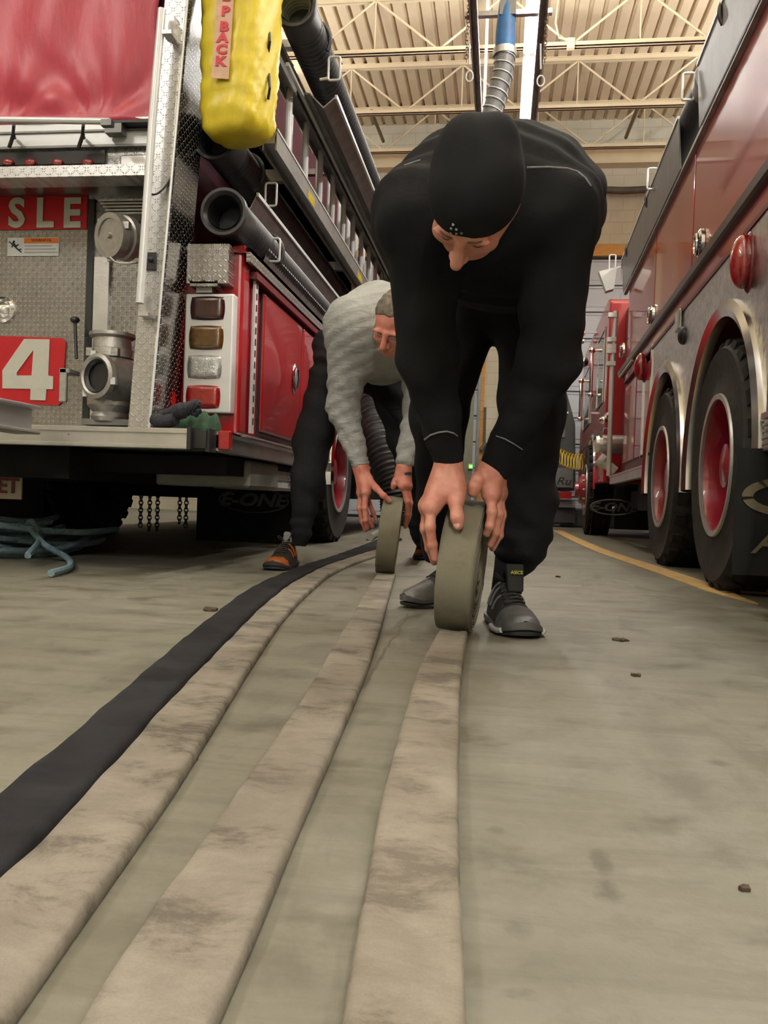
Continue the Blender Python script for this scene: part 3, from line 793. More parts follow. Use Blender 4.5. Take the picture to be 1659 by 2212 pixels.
for a in (1.0, 3.1, 5.2):
    u = ax2.orthogonal().normalized(); w = ax2.cross(u); q = e2+(u*math.cos(a)+w*math.sin(a))*.1; b.cbox(q+ax2*.012, .022, .022, .03)
b.each('coupling_lug', M['alu_white'], vb, smooth=False)
b = MB(); b.tube([at(162, 695, 3.66), at(165, 775, 3.66)], .008, 8); b.ellip(at(162, 691, 3.66), .022, .022, .016, 14, 8); P(b, 'valve_lever', M['black_gap'])
b = MB(); rbox(b, 127, 795, 143, 868, 3.6, .02); rbox(b, 127, 795, 150, 806, 3.6, .1); P(b, 'grab_handle', M['cast'], smooth=False, bevel=.004)
b = MB(); rbox(b, 175, 905, 300, 918, 3.5, .2); P(b, 'valve_base', M['grey_metal'], smooth=False)
# ---- tail lights
b = MB(); rbox(b, 397, 634, 502, 892, 3.50, .06); tl = P(b, 'tail_light_housing', M['alu_white'], smooth=False, bevel=.008, seg=3)
for (x0, y0, x1, y1, m) in ((408, 639, 489, 693, 'lens_dark'), (405, 702, 486, 757, 'lens_amber'), (401, 766, 482, 820, 'lens_clear'), (398, 831, 479, 884, 'lens_red')):
    b = MB(); q = at((x0+x1)/2, (y0+y1)/2, 3.5); hw, hh = (x1-x0)/2*3.5/1800, (y1-y0)/2*3.5/1800; N = 14
    for i in range(N+1):
        for j in range(N+1):
            u, v = i/N*2-1, j/N*2-1
            k = 1-.09*(u*u*v*v); d = .003+.015*(1-max(abs(u), abs(v))**8)
            b.v.append((q.x+u*hw*k, 3.502-d, q.z+v*hh*k))
    for i in range(N):
        for j in range(N): a = i*(N+1)+j; b.f.append((a, a+N+1, a+N+2, a+1)); b.m.append(0)
    o = b.build('light_lens', M[m], tl, angle=60)
b = MB(); rbox(b, 404, 527, 494, 612, 3.47, .09); rbox(b, 410, 608, 470, 618, 3.47, .09); pl = P(b, 'top_plate', M['diam_xz'], smooth=False)
b = MB()
for px in (410, 439, 465): b.ellip(at(px, 605, 3.465), .007, .005, .007, 10, 6)
b.build('plate_rivet', M['grey_metal'], pl)
b = MB(); rbox(b, 424, 617, 458, 632, 3.5, .06); P(b, 'small_plate', M['cast'], smooth=False)
b = MB(); b.hexa([at(333, 887, 3.45), at(344, 830, 3.45), at(344, 830, 3.5), at(333, 887, 3.5)], [at(383, 885, 3.5), at(381, 850, 3.5), at(381, 850, 3.54), at(383, 885, 3.54)]); P(b, 'side_marker', M['lens_red'], smooth=False, bevel=.004)
# ---- below the tailboard
b = MB(); rbox(b, 336, 992, 540, 1050, 3.75, .5); P(b, 'step_box', simple('grey_step_box', (.22, .22, .2), .6, .1), smooth=False, bevel=.01)
b = MB(); rbox(b, 352, 1006, 516, 1012, 3.74, .02); P(b, 'step_slot', M['black_gap'], smooth=False)
b = MB(); b.box(SX-.32, 4.15, .365, SX-.02, 4.75, .47); st = P(b, 'pull_out_step', M['alu_dull'], smooth=False, bevel=.006)
b = MB()
for k in range(24):
    for r in (0, 1): b.box(SX-.02, 4.2+k*.022, .38+.04*r, SX-.012, 4.208+k*.022, .41+.04*r)
b.build('louvre', M['alu_white'], st, smooth=False)
b = MB(); b.box(SX-.018, 4.5, .4, SX+.0, 4.6, .43); b.build('step_latch', M['chrome'], st, smooth=False, bevel=.004)
YF = 5.35
b = MB(); rbox(b, 425, 1052, 630, 1171, YF, .02); mf = P(b, 'mud_flap', M['underbody'], smooth=False)
GREYP = simple('faded_grey_print', (.06, .063, .063), .6)
c = at(548, 1081, YF-.01)
b = MB(); el = [(c.x+math.cos(a)*.235, YF-.006, c.z+math.sin(a)*.078) for a in [i*2*PI/40 for i in range(40)]]; b.tube(el, .006, 6, closed=True); b.build('oval_emblem', GREYP, mf)
cap('E-ONE', 545, 1081, 27, YF-.006, GREYP, mf, .035, 1.35, .25, 'emblem_word')
b = MB(); b.box(XL, YF, .06, XL+.65, YF+.02, .52); P(b, 'mud_flap', M['underbody'], smooth=False)
b = MB(); rbox(b, -60, 1025, 46, 1077, 3.6, .01); fp = P(b, 'warning_plate', simple('cream_plate', srgb(190, 178, 160), .5), smooth=False)
cap('ET', 17, 1051, 34, 3.594, simple('dull_red_print', srgb(120, 45, 38), .5), fp, .02, 1.0, 0, 'plate_word')
for k, (px, ln) in enumerate(((305, 9), (324, 10), (341, 10), (389, 8), (403, 9))):
    b = MB(); q0 = at(px, 1070, 6.0)
    for i in range(ln):
        q = q0-Vector((0, 0, .028*i)); t_ = i % 2
        b.tube([q+Vector((math.cos(a)*.015*(1-t_)+.0, math.cos(a)*.015*t_, math.sin(a)*.02)) for a in [j*PI/4 for j in range(8)]], .005, 5, closed=True)
    P(b, 'tyre_chain', M['black_gap'])
# ---- hose troughs on the side
def vz(px, py, X): return onx(px, py, X).z
def trough(pts, y0, y1, nm='hose_trough'):
    b = MB(); n = len(pts); th = .004
    o = [(x, z) for x, z in pts]; i = [(x, z+.008) for x, z in reversed(pts)]
    b.prism(o+i, 'y', y0, y1); t = P(b, nm, M['alu_dull'], smooth=False)
    b = MB(); x, z = pts[0]; b.box(x-.004, y0, z-.004, x+.008, y1, z+.014); b.build('trough_lip', M['alu_white'], t, smooth=False)
    x, z = pts[-1]
    return t
z1 = vz(746, 263, -.87); zb1 = vz(690, 266, -1.02)
trough([(-.87, z1), (-.93, z1-.05), (-1.0, zb1), (-1.06, zb1+.01), (-1.09, zb1+.1)], 4.05, 9.0)
b = MB(); b.box(-1.045, 3.75, zb1-.012, -1.03, 9.0, zb1+.004); P(b, 'rack_rail', M['alu_white'], smooth=False)
z2 = vz(640, 530, -1.16); trough([(-1.16, z2), (-1.19, z2-.06), (-1.28, z2-.1), (-1.36, z2-.06), (-1.38, z2+.02)], 3.75, 8.2)
z3 = vz(625, 590, -1.13); trough([(-1.13, z3), (-1.15, z3-.06), (-1.24, z3-.1), (-1.32, z3-.06), (-1.34, z3+.02)], 3.85, 8.2)
for (px, py, X) in ((585, 420, -1.15), (592, 540, -1.12), (722, 148, -.85)):
    q = onx(px, py, X); b = MB()
    w, h, r = .028, .055, .01
    loop = []
    for (sx, sz) in ((1, 1), (-1, 1), (-1, -1), (1, -1)):
        for a in (0, 1, 2):
            an = {(1, 1): 0, (-1, 1): PI/2, (-1, -1): PI, (1, -1): 1.5*PI}[(sx, sz)]+a*PI/4
            loop.append(q+Vector((sx*(w-r)+math.cos(an)*r, 0, sz*(h-r)+math.sin(an)*r)))
    b.tube(loop, .006, 8, closed=True); b.tube([q+Vector((-w, 0, -h+.01)), q+Vector((-w-.04, 0, -h+.005))], .007, 8); P(b, 'strap_loop', M['alu_white'])
# ladder rack mast brackets
b = MB()
for y in (4.3, 6.0, 7.8): b.box(-1.5, y, 2.0, -1.12, y+.05, 2.06); b.box(-1.5, y, 2.7, -1.0, y+.05, 2.74)
b.each('ladder_bracket', M['alu_dull'], LT, smooth=False)
# =================================================================== THINGS ON THE LEFT TRUCK
RUNGM = simple('bright_rung', (.92, .92, .9), .35, 0, .03, 10)
def ladder(X, y0, y1, zlo, zhi, label, n, d=.03, offy=0.0):
    e = thing('ladder', label, 'ladder', (X, (y0+y1)/2, zlo), group='ladders racked on the side of the truck')
    for z, s in ((zlo, 1), (zhi, -1)):
        b = MB(); b.box(X-d, y0, z-.045, X+d, y1, z-.035+.03); b.box(X+d-.004, y0, z-.075, X+d+.004, y1, z+.02); b.box(X-d-.004, y0, z-.075, X-d+.004, y1, z+.02)
        r = b.build('side_rail', M['alu_dull'], e, smooth=False)
        b = MB(); b.box(X+d-.004, y0, z+.012, X+d+.008, y1, z+.022); b.build('rail_edge', M['alu_white'], r, smooth=False)
    for k in range(n):
        y = y0+.2+offy+k*.362
        b = MB(); b.tube([(X, y, zlo), (X, y, zhi)], .017, 10); b.build('rung', RUNGM, e)
    return e
zl = vz(631, 366, -1.1); zh = vz(672, 265, -1.1)
l1 = ladder(-1.1, 3.72, 8.3, zl, zh, 'aluminium ladder racked on edge outermost on the side of the truck', 12, offy=.12)
l2 = ladder(-1.24, 3.8, 8.1, zl+.17, zh+.27, 'inner aluminium ladder nested behind the outermost one', 12, .02, offy=.22)
b = MB(); q = onx(600, 330, -1.068)
b.box(-1.068, 4.35, zl-.07, -1.064, 4.5, zl-.02); b.box(-1.068, 5.9, zl-.07, -1.064, 6.1, zl-.02); o = b.build('yellow_label', simple('yellow_sticker', srgb(190, 165, 40), .5), l1, smooth=False)
def suction(x, z, y0, y1, r, label, bell=True, lining=True, blackend=False):
    e = thing('suction_hose', label, 'hose', (x, (y0+y1)/2, z), group='hard suction hoses in the truck side troughs')
    b = MB(); N = int((y1-y0)/.02); 
    b.tube([(x, y0+.16+(y1-y0-.16)*i/N, z) for i in range(N+1)], [r+(.0025 if i % 2 else -.0025) for i in range(N+1)], 22)
    b.build('hose_wall', M['hose_black'], e, angle=20)
    b = MB(); ri = r*.82
    b.lathe([(0, r*1.12), (.03, r*1.13), (.05, r*1.02), (.17, r*1.0), (.2, r*.98), (.2, ri), (.02, ri), (0, r*.98)], (x, y0, z), 'y', 36, closed=True)
    b.build('end_coupling', simple('dark_coupling', (.05, .05, .052), .3, .5) if blackend else M['hose_black'], e)
    b = MB(); prof = []
    for k in range(60): prof.append((.015+k*.012, ri*(.985 if k % 2 else .95)))
    prof.append((.8, .0005)); b.lathe(prof, (x, y0, z), 'y', 30)
    b.build('hose_lining', M['hose_light'] if lining else M['hose_black'], e, angle=15)
    return e
h1 = at(630, 8, 3.6); suction(h1.x+.01, h1.z, 3.6, 9.2, .088, 'black suction hose with pale ribbed lining, highest on the ladder truck')
h2 = at(463, 295, 3.52); suction(h2.x, h2.z, 3.52, 8.2, .088, 'dark suction hose just under the yellow bag', lining=False)
h3 = at(482, 456, 3.42); suction(h3.x, h3.z, 3.42, 8.3, .090, 'black suction hose with wide open end above the tail lights', lining=False, blackend=True)
# straps over the hoses (truck parts)
for (px, py, X, Z, R) in ((585, 420, h2.x, h2.z, .1), (592, 540, h3.x, h3.z, .1), (722, 148, h1.x+.01, h1.z, .1)):
    q = onx(px, py, -1.15 if X < -1.1 else -.85); b = MB()
    b.tube([(X+math.cos(a)*R, q.y, Z+math.sin(a)*R) for a in [-.5+i*.2 for i in range(15)]], .011, 8); P(b, 'hose_strap', M['hose_black'])
# yellow bag
def bag():
    e = thing('hanging_bag', 'yellow fabric bag with vertical red lettering hanging from the truck', 'bag', at(500, 200, 3.35))
    b = MB(); zs = []; NS = 40; K = 36
    zt = 3.0; zb = at(505, 281, 3.3).z
    cx0 = at(503, 250, 3.35).x; cx1 = at(512, 0, 3.35).x
    for i in range(NS+1):
        t = i/NS; z = zb+(zt-zb)*(t**1.6)
        lx = cx0+(cx1-cx0)*(z-zb)/(2.36-zb)
        s = min(1, (z-zb)/.09); s = (1-(1-s)**2.4)**.5 if s < 1 else 1; s = .0 if i == 0 else .45+.55*s if s < 1 else 1
        wx, wy = .150*s*(1-.22*max(0, .42-(z-zb))), .12*s
        for k in range(K):
            a = 2*PI*k/K+.35; c, sn = math.cos(a), math.sin(a); q = (abs(c)**3.2+abs(sn)**3.2)**(-1/3.2)
            wr = .0035*math.sin(z*70+3*math.sin(a*2)+a*5)*s + .003*math.sin(z*31-a*9)*s
            b.v.append((lx+(wx+wr)*q*math.cos(a-.35)*1.0, 3.42+(wy+wr)*q*math.sin(a-.35), z+.0*c))
    for i in range(NS):
        for k in range(K):
            l = (k+1) % K; b.f.append((i*K+k, i*K+l, (i+1)*K+l, (i+1)*K+k)); b.m.append(0)
    b.f.append(tuple(range(K-1, -1, -1))); b.m.append(0)
    yb = simple('yellow_nylon', srgb(222, 198, 48), .4, 0, .12, 7, .3, 22, stretch=(1, 1, .5))
    b.build('bag_body', yb, e, angle=80)
    b = MB(); Yl = 3.283
    b.hexa([at(457, 168, Yl), at(494, 171, Yl), at(494, 171, Yl+.006), at(457, 168, Yl+.006)], [at(481, -200, Yl), at(518, -200, Yl), at(518, -200, Yl+.006), at(481, -200, Yl+.006)])
    lb = b.build('label_strip', simple('pink_plastic_strip', srgb(212, 168, 140), .4, 0, .1, 30), e, smooth=False)
    rl = simple('red_print', srgb(196, 44, 60), .5)
    for ch, px, py in (('E', 490, -8), ('P', 488, 25), ('B', 485, 58), ('A', 482, 82), ('C', 480, 107), ('K', 477, 133)):
        o = text_mesh('lettering', ch, 20*Yl/1800/.7, face_y(at(px-1, py, Yl-.002), math.radians(4)), rl, lb, .002, .0026, 0, sx=1.25)
    b = MB()
    for py in (60, 160): b.tube([at(581, py, 3.38), at(583, py+30, 3.36), at(579, py+55, 3.38)], .006, 6)
    b.each('drawstring', M['black_gap'], e)
bag()
# garments on the tailboard
def lump(name, cpx, Y, hw, hd, hh, mat, seed, label, cat, n=26):
    rnd = random.Random(seed); b = MB(); c = Vector((at(cpx[0], cpx[1], Y).x, Y, .586)); NR, NK = 16, 40
    ph = [rnd.uniform(0, 6) for _ in range(8)]
    for i in range(NR+1):
        th = i/NR*PI/2
        for k in range(NK):
            a = 2*PI*k/NK; r = math.cos(th)*(1+.16*math.sin(2*a+ph[0])+.10*math.sin(5*a+ph[1])+.05*math.sin(9*a+ph[4]))
            z = math.sin(th)*(1+.25*math.sin(3*a+ph[2])*math.cos(th)+.12*math.sin(8*a+ph[3])*math.cos(th))
            b.v.append((c.x+r*hw*math.cos(a), c.y+r*hd*math.sin(a), c.z+max(0, z)*hh+.015*math.sin(c.x*10+r*9+a*3)*math.sin(th*2)))
    for i in range(NR):
        for k in range(NK):
            l = (k+1) % NK; b.f.append((i*NK+k, i*NK+l, (i+1)*NK+l, (i+1)*NK+k)); b.m.append(0)
    b.f.append(tuple(range(NK-1, -1, -1))); b.m.append(0)
    return tag(b.build(name, mat, None, angle=70), label, cat)
lump('folded_cloth', (428, 930), 3.36, .09, .07, .085, simple('green_cloth', (.012, .05, .025), .8, 0, .3, 20, .5, 25), 3, 'crumpled dark green cloth lying on the tailboard under the tail lights', 'cloth')
b = MB(); gl = spath([at(338, 912, 3.25), at(360, 898, 3.24), at(390, 888, 3.22), at(415, 880, 3.22), at(428, 884, 3.22)], 8)
b.tube(gl, [.030+.004*math.sin(i*.5)+.002*math.sin(i*2.3) for i in range(len(gl))], 16); b.tube(spath([at(335, 905, 3.23), at(352, 912, 3.21), at(380, 905, 3.2)], 6), .028, 12)
for k, (px, py) in enumerate(((428, 876), (432, 886), (424, 893))): b.tube(spath([at(412, 880+k*3, 3.22), at(422, py, 3.21), at(px, py+4, 3.2)], 4), .011, 8)
GLV = simple('navy_knit', (.013, .015, .022), .85, 0, .3, 30, .5, 60)
tag(b.build('work_glove', GLV), 'dark navy work glove draped over the green cloth on the tailboard', 'glove')
# blue rope heap on the floor
b = MB(); rnd = random.Random(5); path = []; n = 900
ctr = fl(20, 1190)
for i in range(n):
    t = i/n*2*PI*14; r = .27+.13*math.sin(i*.013)+.05*math.sin(i*.05)
    cx = ctr.x+.09*math.sin(i*.021+1); cy = ctr.y+.12*math.cos(i*.017)
    z = .018+.17*(.5+.5*math.sin(i*.043))*(.35+.65*i/n)+.012*math.sin(t*3)
    path.append((cx+math.cos(t)*r*1.08, cy+math.sin(t)*r*1.15, z))
b.tube(path, .0155, 8)
b.tube(spath([fl(60, 1200, .05), at(85, 1165, 3.6), at(72, 1128, 3.7), at(62, 1135, 3.7), at(95, 1175, 3.55), fl(145, 1205, .02), fl(150, 1225, .018), fl(110, 1238, .018)], 8), .014, 8)
tag(b.build('rope', simple('teal_rope', srgb(120, 146, 156), .8, 0, .25, 60, .5, 200)), 'heap of teal blue rope coiled on the floor behind the truck', 'rope')
# =================================================================== RIGHT FIRE TRUCK (own frame: y forward, side plane x = RX)
RT = thing('fire_truck', 'red fire truck with twin rear wheels and chrome arches on the yellow line side', 'fire truck', (2.1, 7.0, 0), -THETA)
RX = .82; RE = 3.3
def PR(b, name, mats, parent=RT, **k): return b.build(name, mats, parent, **k)
zrub = ronx(1500, 595, RX).z; zrub2 = ronx(1460, 684, RX).z; ztop = ronx(1530, 263, RX).z
zrock = .64
b = MB(); b.box(RX+.6, 1.7, .6, RE, 7.55, ztop); b.box(RX+.02, 1.7, 1.42, RE, 7.55, ztop); b.box(RX+.02, 1.7, .66, RE, 3.08, 1.42); b.box(RX+.02, 5.97, .62, RE, 7.55, 1.42)
PR(b, 'body', M['red_dark'], smooth=False)
# side skins: separate door leaves with slim black joints
seams = [1.75, 3.12, 4.62, 5.95, 7.5]
for i in range(4):
    y0, y1 = seams[i]+.009, seams[i+1]-.009
    b = MB(); b.box(RX-.004, y0, zrub+.04, RX+.03, y1, ztop-.01); d = PR(b, 'upper_door', M['red'], smooth=False, bevel=.01, seg=3)
for (px, py) in ((1515, 525), (1410, 680), (1347, 757)):
    c = ronx(px, py, RX-.01); b = MB()
    b.lathe([(0, .0005), (-.01, .03), (-.022, .052), (-.012, .068), (.004, .07)], c, 'x', 24); h = PR(b, 'ring_latch', M['chrome'])
    h.scale = (1, 1, 1)
    b = MB(); b.tube([c+Vector((-.026, math.cos(a)*.036, math.sin(a)*.05-.008)) for a in [k*PI/8 for k in range(16)]], .008, 6, closed=True); b.build('latch_ring', M['chrome'], h)
b = MB(); b.box(RX+.0, 1.7, .68, RX+.03, 3.06, zrub2-.05); PR(b, 'lower_door', M['red'], smooth=False, bevel=.01, seg=3)
b = MB(); b.box(RX-.004, 6.02, .72, RX+.03, 6.72, zrub2-.08); b.box(RX-.004, 6.76, .72, RX+.03, 7.5, zrub2-.08); PR(b, 'lower_door', M['red'], smooth=False, bevel=.01, seg=3)
b = MB(); b.box(RX-.012, 6.30, .7, RX-.004, 6.325, zrub2-.05); b.box(RX-.012, 5.9, .7, RX+.0, 5.96, zrub2); b.each('hinge', M['chrome'], RT, smooth=False)
b = MB(); b.box(RX-.006, 1.7, zrub2-.02, RX+.03, 7.5, zrub-.03); PR(b, 'mid_band', M['red'], smooth=False, bevel=.005)
b = MB(); b.box(RX-.035, 1.7, zrub-.035, RX+.02, 7.9, zrub+.028); PR(b, 'rub_rail', simple('dark_maroon_rail', (.022, .006, .012), .3), smooth=False, bevel=.01)
b = MB(); b.box(RX-.012, 1.7, zrub2-.035, RX+.02, 7.6, zrub2-.015); PR(b, 'lower_moulding', M['red_dark'], smooth=False)
b = MB(); b.box(RX-.03, 2.3, zrub+.06, RX-.005, 3.1, zrub+.085); b.box(RX-.03, 6.9, zrub-.045, RX-.01, 7.85, zrub-.03); b.each('bright_strip', M['alu_white'], RT, smooth=False)
# polished quarter panel over the twin wheels, cut round each wheel by its arch
W1, W2 = 3.80, 5.30
def arch_panel(parent):
    b = MB(); R = .66; zt = zrub2-.036; ys = [3.09+(5.95-3.09)*i/120 for i in range(121)]
    def bot(y):
        z = .62
        for c in (W1, W2):
            if abs(y-c) < R: z = max(z, .535+math.sqrt(R*R-(y-c)**2))
        return z
    for i in range(120):
        a, c = ys[i], ys[i+1]
        b.hexa([(RX-.006, a, bot(a)), (RX+.03, a, bot(a)), (RX+.03, c, bot(c)), (RX-.006, c, bot(c))], [(RX-.006, a, zt), (RX+.03, a, zt), (RX+.03, c, zt), (RX-.006, c, zt)])
    return b.build('quarter_panel', simple('swirled_polished_metal', (.62, .61, .58), .28, 1, .25, 30, .3, 26), parent, angle=30)
arch_panel(RT)
for c in (W1, W2): fender(RT, RX-.005, c, .70, side=-1, mat=simple('polished_arch', (.78, .78, .77), .2, 1, .15, 4))
b = MB(); b.box(RX+.55, W1-.7, .5, RX+.75, W2+.7, 1.35); b.box(RX+.03, 4.5, .62, RX+.62, 4.6, 1.4)
for c in (W1, W2): b.lathe([(0, .665), (.6, .665)], (RX+.02, c, .535), 'x', 30, a0=0, a1=PI)
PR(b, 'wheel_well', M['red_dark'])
wheel(RT, RX-.02, W1, -1); wheel(RT, RX-.02, W2, -1)
wheel(RT, RE-.05, W1, 1); wheel(RT, RE-.05, W2, 1)
wheel(RT, RX-.12, 10.35, -1, dual=False, rear=False); wheel(RT, RE+.02, 10.35, 1, dual=False, rear=False)
# diamond box between arches, small fill cap
q = ronx(1472, 690, RX-.01); b = MB(); b.box(RX-.03, q.y-.03, q.z-.06, RX-.006, q.y+.10, q.z+.06); PR(b, 'filler_box', M['alu'], smooth=False, bevel=.01)
q = ronx(1476, 725, RX-.01); b = MB(); b.ellip(q, .03, .05, .05, 14, 8); PR(b, 'filler_cap', M['black_gap'])
b = MB()
for k in range(9): b.box(RX-.014, 4.95+k*.07, 1.28-.0*k, RX-.004, 4.985+k*.07, 1.36)
for (px, py, w, h) in ((1605, 565, .055, .105), (1385, 792, .05, .1)):
    q = ronx(px, py, RX-.03); b = MB(); b.ellip(q, .05, w, h, 24, 16); l = PR(b, 'oval_marker_light', M['lens_red'], angle=60)
    b = MB(); b.ellip(q+Vector((.03, .01, 0)), .03, w+.015, h+.02, 24, 12); b.build('lamp_base', M['red_dark'], l)
# rocker rails
b = MB(); b.box(RX-.02, 1.7, .55, RX+.03, 3.10, .565); b.box(RX-.02, 1.7, .665, RX+.03, 3.10, .685); b.box(RX-.008, 1.7, .56, RX+.03, 3.10, .67)
for k in range(4): b.box(RX-.014, 1.7, .575+k*.022, RX-.004, 3.10, .583+k*.022)
PR(b, 'rocker_rail', M['alu'], smooth=False)
b = MB(); b.box(RX-.02, 6.0, .56, RX+.03, 8.4, .635); b.box(RX-.03, 6.0, .625, RX+.03, 8.4, .64); PR(b, 'rocker_rail', M['alu'], smooth=False)
# mud flap with lettering
b = MB(); q = ratr(1590, 1232, 3.06)
b.box(q.x-.01, 3.06, .12, RX+.62, 3.08, .56); mf = PR(b, 'mud_flap', simple('dark_rubber_flap', (.008, .0085, .0095), .65, 0, .3, 6, spec=.2), smooth=False)
def cap_r(s, px, py, hpx, Y, mat, par, bold=.02, sx=1.0, shear=0, nm='lettering', align='CENTER'):
    size = hpx*Y/1800/.70
    return text_mesh(nm, s, size, face_y(ratr(px, py, Y)), mat, par, .003, bold*size, shear, sx=sx, align=align)
BR_ = simple('bronze_print', (.12, .10, .06), .6)
c = ratr(1700, 1074, 3.05); b = MB(); n_ = 48
for i in range(n_):
    a0, a1 = i*2*PI/n_, (i+1)*2*PI/n_
    b.hexa([(c.x+math.cos(a)*rx, 3.058, c.z+math.sin(a)*ry) for a, rx, ry in ((a0, .145, .066), (a1, .145, .066), (a1, .108, .040), (a0, .108, .040))],
           [(c.x+math.cos(a)*rx, 3.054, c.z+math.sin(a)*ry) for a, rx, ry in ((a0, .145, .066), (a1, .145, .066), (a1, .108, .040), (a0, .108, .040))])
b.build('oval_emblem', BR_, mf)
cap_r('Am', 1625, 1170, 52, 3.056, BR_, mf, .015, .9, .5, 'flap_word', 'LEFT')
b = MB(); b.box(RX+.05, 6.1, .18, RX+.66, 6.12, .56); 
mf2 = PR(b, 'mud_flap', M['underbody'], smooth=False)
b = MB(); b.box(.88, 8.6, .12, 1.7, 8.62, .54); mf3 = PR(b, 'mud_flap', M['underbody'], smooth=False)
c = ratr(1325, 1096, 8.58); b = MB(); b.tube([(c.x+math.cos(a)*.22, 8.59, c.z+math.sin(a)*.075) for a in [i*PI/20 for i in range(40)]], .009, 6, closed=True); b.build('oval_emblem', simple('dim_grey_print', (.07, .07, .065), .6), mf3)
cap_r('E-ONE', 1325, 1096, 17, 8.59, simple('dim_print', (.06, .06, .055), .6), mf3, .035, 1.35, .25, 'emblem_word')
b = MB(); b.box(RX+.4, 1.8, .35, RE-.4, 12.4, .6); b.box(RX+.15, 6.0, .32, RX+.6, 7.6, .56); b.box(RX+.2, 7.7, .35, RX+.8, 8.5, .5); PR(b, 'chassis', M['underbody'], smooth=False)
# hose trough along the top edge
zl1 = ronx(1500, 212, RX).z
def rtrough(y0, y1, zz):
    b = MB(); pts = [(RX-.01, ztop), (RX-.075, ztop+.10), (RX-.06, zz), (RX-.05, zz), (RX-.06, ztop+.105), (RX+.005, ztop+.008)]
    pts = [(RX-.03, ztop), (RX-.05, zz), (RX-.042, zz), (RX-.022, ztop+.01)]
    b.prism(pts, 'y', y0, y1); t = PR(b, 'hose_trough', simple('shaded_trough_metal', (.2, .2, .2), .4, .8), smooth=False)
    b = MB(); b.box(RX-.056, y0, zz-.004, RX-.038, y1, zz+.012); b.build('trough_lip', M['alu_white'], t, smooth=False)
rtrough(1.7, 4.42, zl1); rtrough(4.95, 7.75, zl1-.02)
b = MB()
for k in range(3): b.box(RX-.022-.003*k, 1.7, ztop-.006-k*.012, RX+.0, 7.7, ztop-.001-k*.012)
PR(b, 'roof_rail', M['alu_dull'], smooth=False)
b = MB(); b.box(RX-.02, 1.7, ztop-.003, RE, 7.6, ztop+.01); PR(b, 'top_deck', M['alu_dull'], smooth=False)
for (px, py) in ((1487, 187), (1409, 386), (1323, 566)):
    q = ronx(px, py, RX-.06); b = MB(); w, h, r = .03, .07, .01; loop = []
    for (sx, sz, an0) in ((1, 1, 0), (-1, 1, PI/2), (-1, -1, PI), (1, -1, 1.5*PI)):
        for a in (0, 1, 2):
            an = an0+a*PI/4; loop.append(q+Vector((sx*(w-r)+math.cos(an)*r, 0, sz*(h-r)+math.sin(an)*r)))
    b.tube(loop, .007, 8, closed=True); b.tube([q+Vector((w, 0, -h+.01)), q+Vector((w+.05, 0, -h+.02))], .008, 8); PR(b, 'strap_loop', M['alu_white'])
def rsuction(x, z, y0, y1, r, label):
    e = thing('suction_hose', label, 'hose', (x, (y0+y1)/2, z), group=None)
    # stands in the rotated frame
    e.rotation_euler = (0, 0, -THETA); e.location = Matrix.Rotation(-THETA, 3, 'Z') @ Vector((x, (y0+y1)/2, z))
    b = MB(); N = int((y1-y0)/.025); b.tube([(x, y0+.14+(y1-y0-.14)*i/N, z) for i in range(N+1)], [r+(.002 if i % 2 else -.002) for i in range(N+1)], 20); b.build('hose_wall', M['hose_black'], e, angle=20)
    b = MB(); ri = r*.84; b.lathe([(0, r*1.12), (.03, r*1.15), (.06, r*1.03), (.16, r), (.16, ri), (0, ri)], (x, y0, z), 'y', 30, closed=True); b.build('end_coupling', simple('pale_coupling', (.3, .3, .27), .4, .3), e)
    b = MB(); pr = [(.01+.012*k, ri*(.985 if k % 2 else .95)) for k in range(30)]+[(.4, .0005)]; b.lathe(pr, (x, y0, z), 'y', 26); b.build('hose_lining', M['hose_light'], e, angle=15)
HXr = RX+.045; HZr = zl1-.03
rsuction(HXr, HZr, 1.6, 4.30, .088, 'nearer black suction hose in the trough above the twin wheels')
rsuction(HXr, HZr-.0, 4.45, 7.85, .088, 'farther black suction hose with pale open coupling beside the roof trough')
for y in (3.9, 6.2, 7.4):
    b = MB(); b.tube([(HXr+math.cos(a)*.1, y, HZr+math.sin(a)*.1) for a in [.3+i*.2 for i in range(18)]], .012, 8); PR(b, 'hose_strap', M['hose_black'])
# pump section
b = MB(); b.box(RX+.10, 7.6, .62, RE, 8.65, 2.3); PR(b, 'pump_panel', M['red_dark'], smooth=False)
pl = ratr(1325, 700, 7.8)
b = MB(); b.tube([ratr(1331, 672, 7.8), ratr(1322, 800, 7.8), ratr(1315, 1028, 7.8)], .022, 12); PR(b, 'white_pole', M['alu_white'])
b = MB()
for py in (680, 733, 748, 758, 785): q = ratr(1322+(790-py)*.03, py, 7.78); b.box(q.x-.045, 7.77, q.z-.02, q.x+.03, 7.83, q.z+.02)
b.each('pole_bracket', M['alu_white'], RT, smooth=False)
# cab with flat red back wall facing the camera
CXR = .76
ztc = ratr(1310, 640, 8.7).z
b = MB(); pts = [(8.66, .58), (8.66, ztc-.05), (8.9, ztc+.02), (12.2, ztc+.05), (12.5, ztc-.1), (12.75, 1.7), (12.8, .6)]
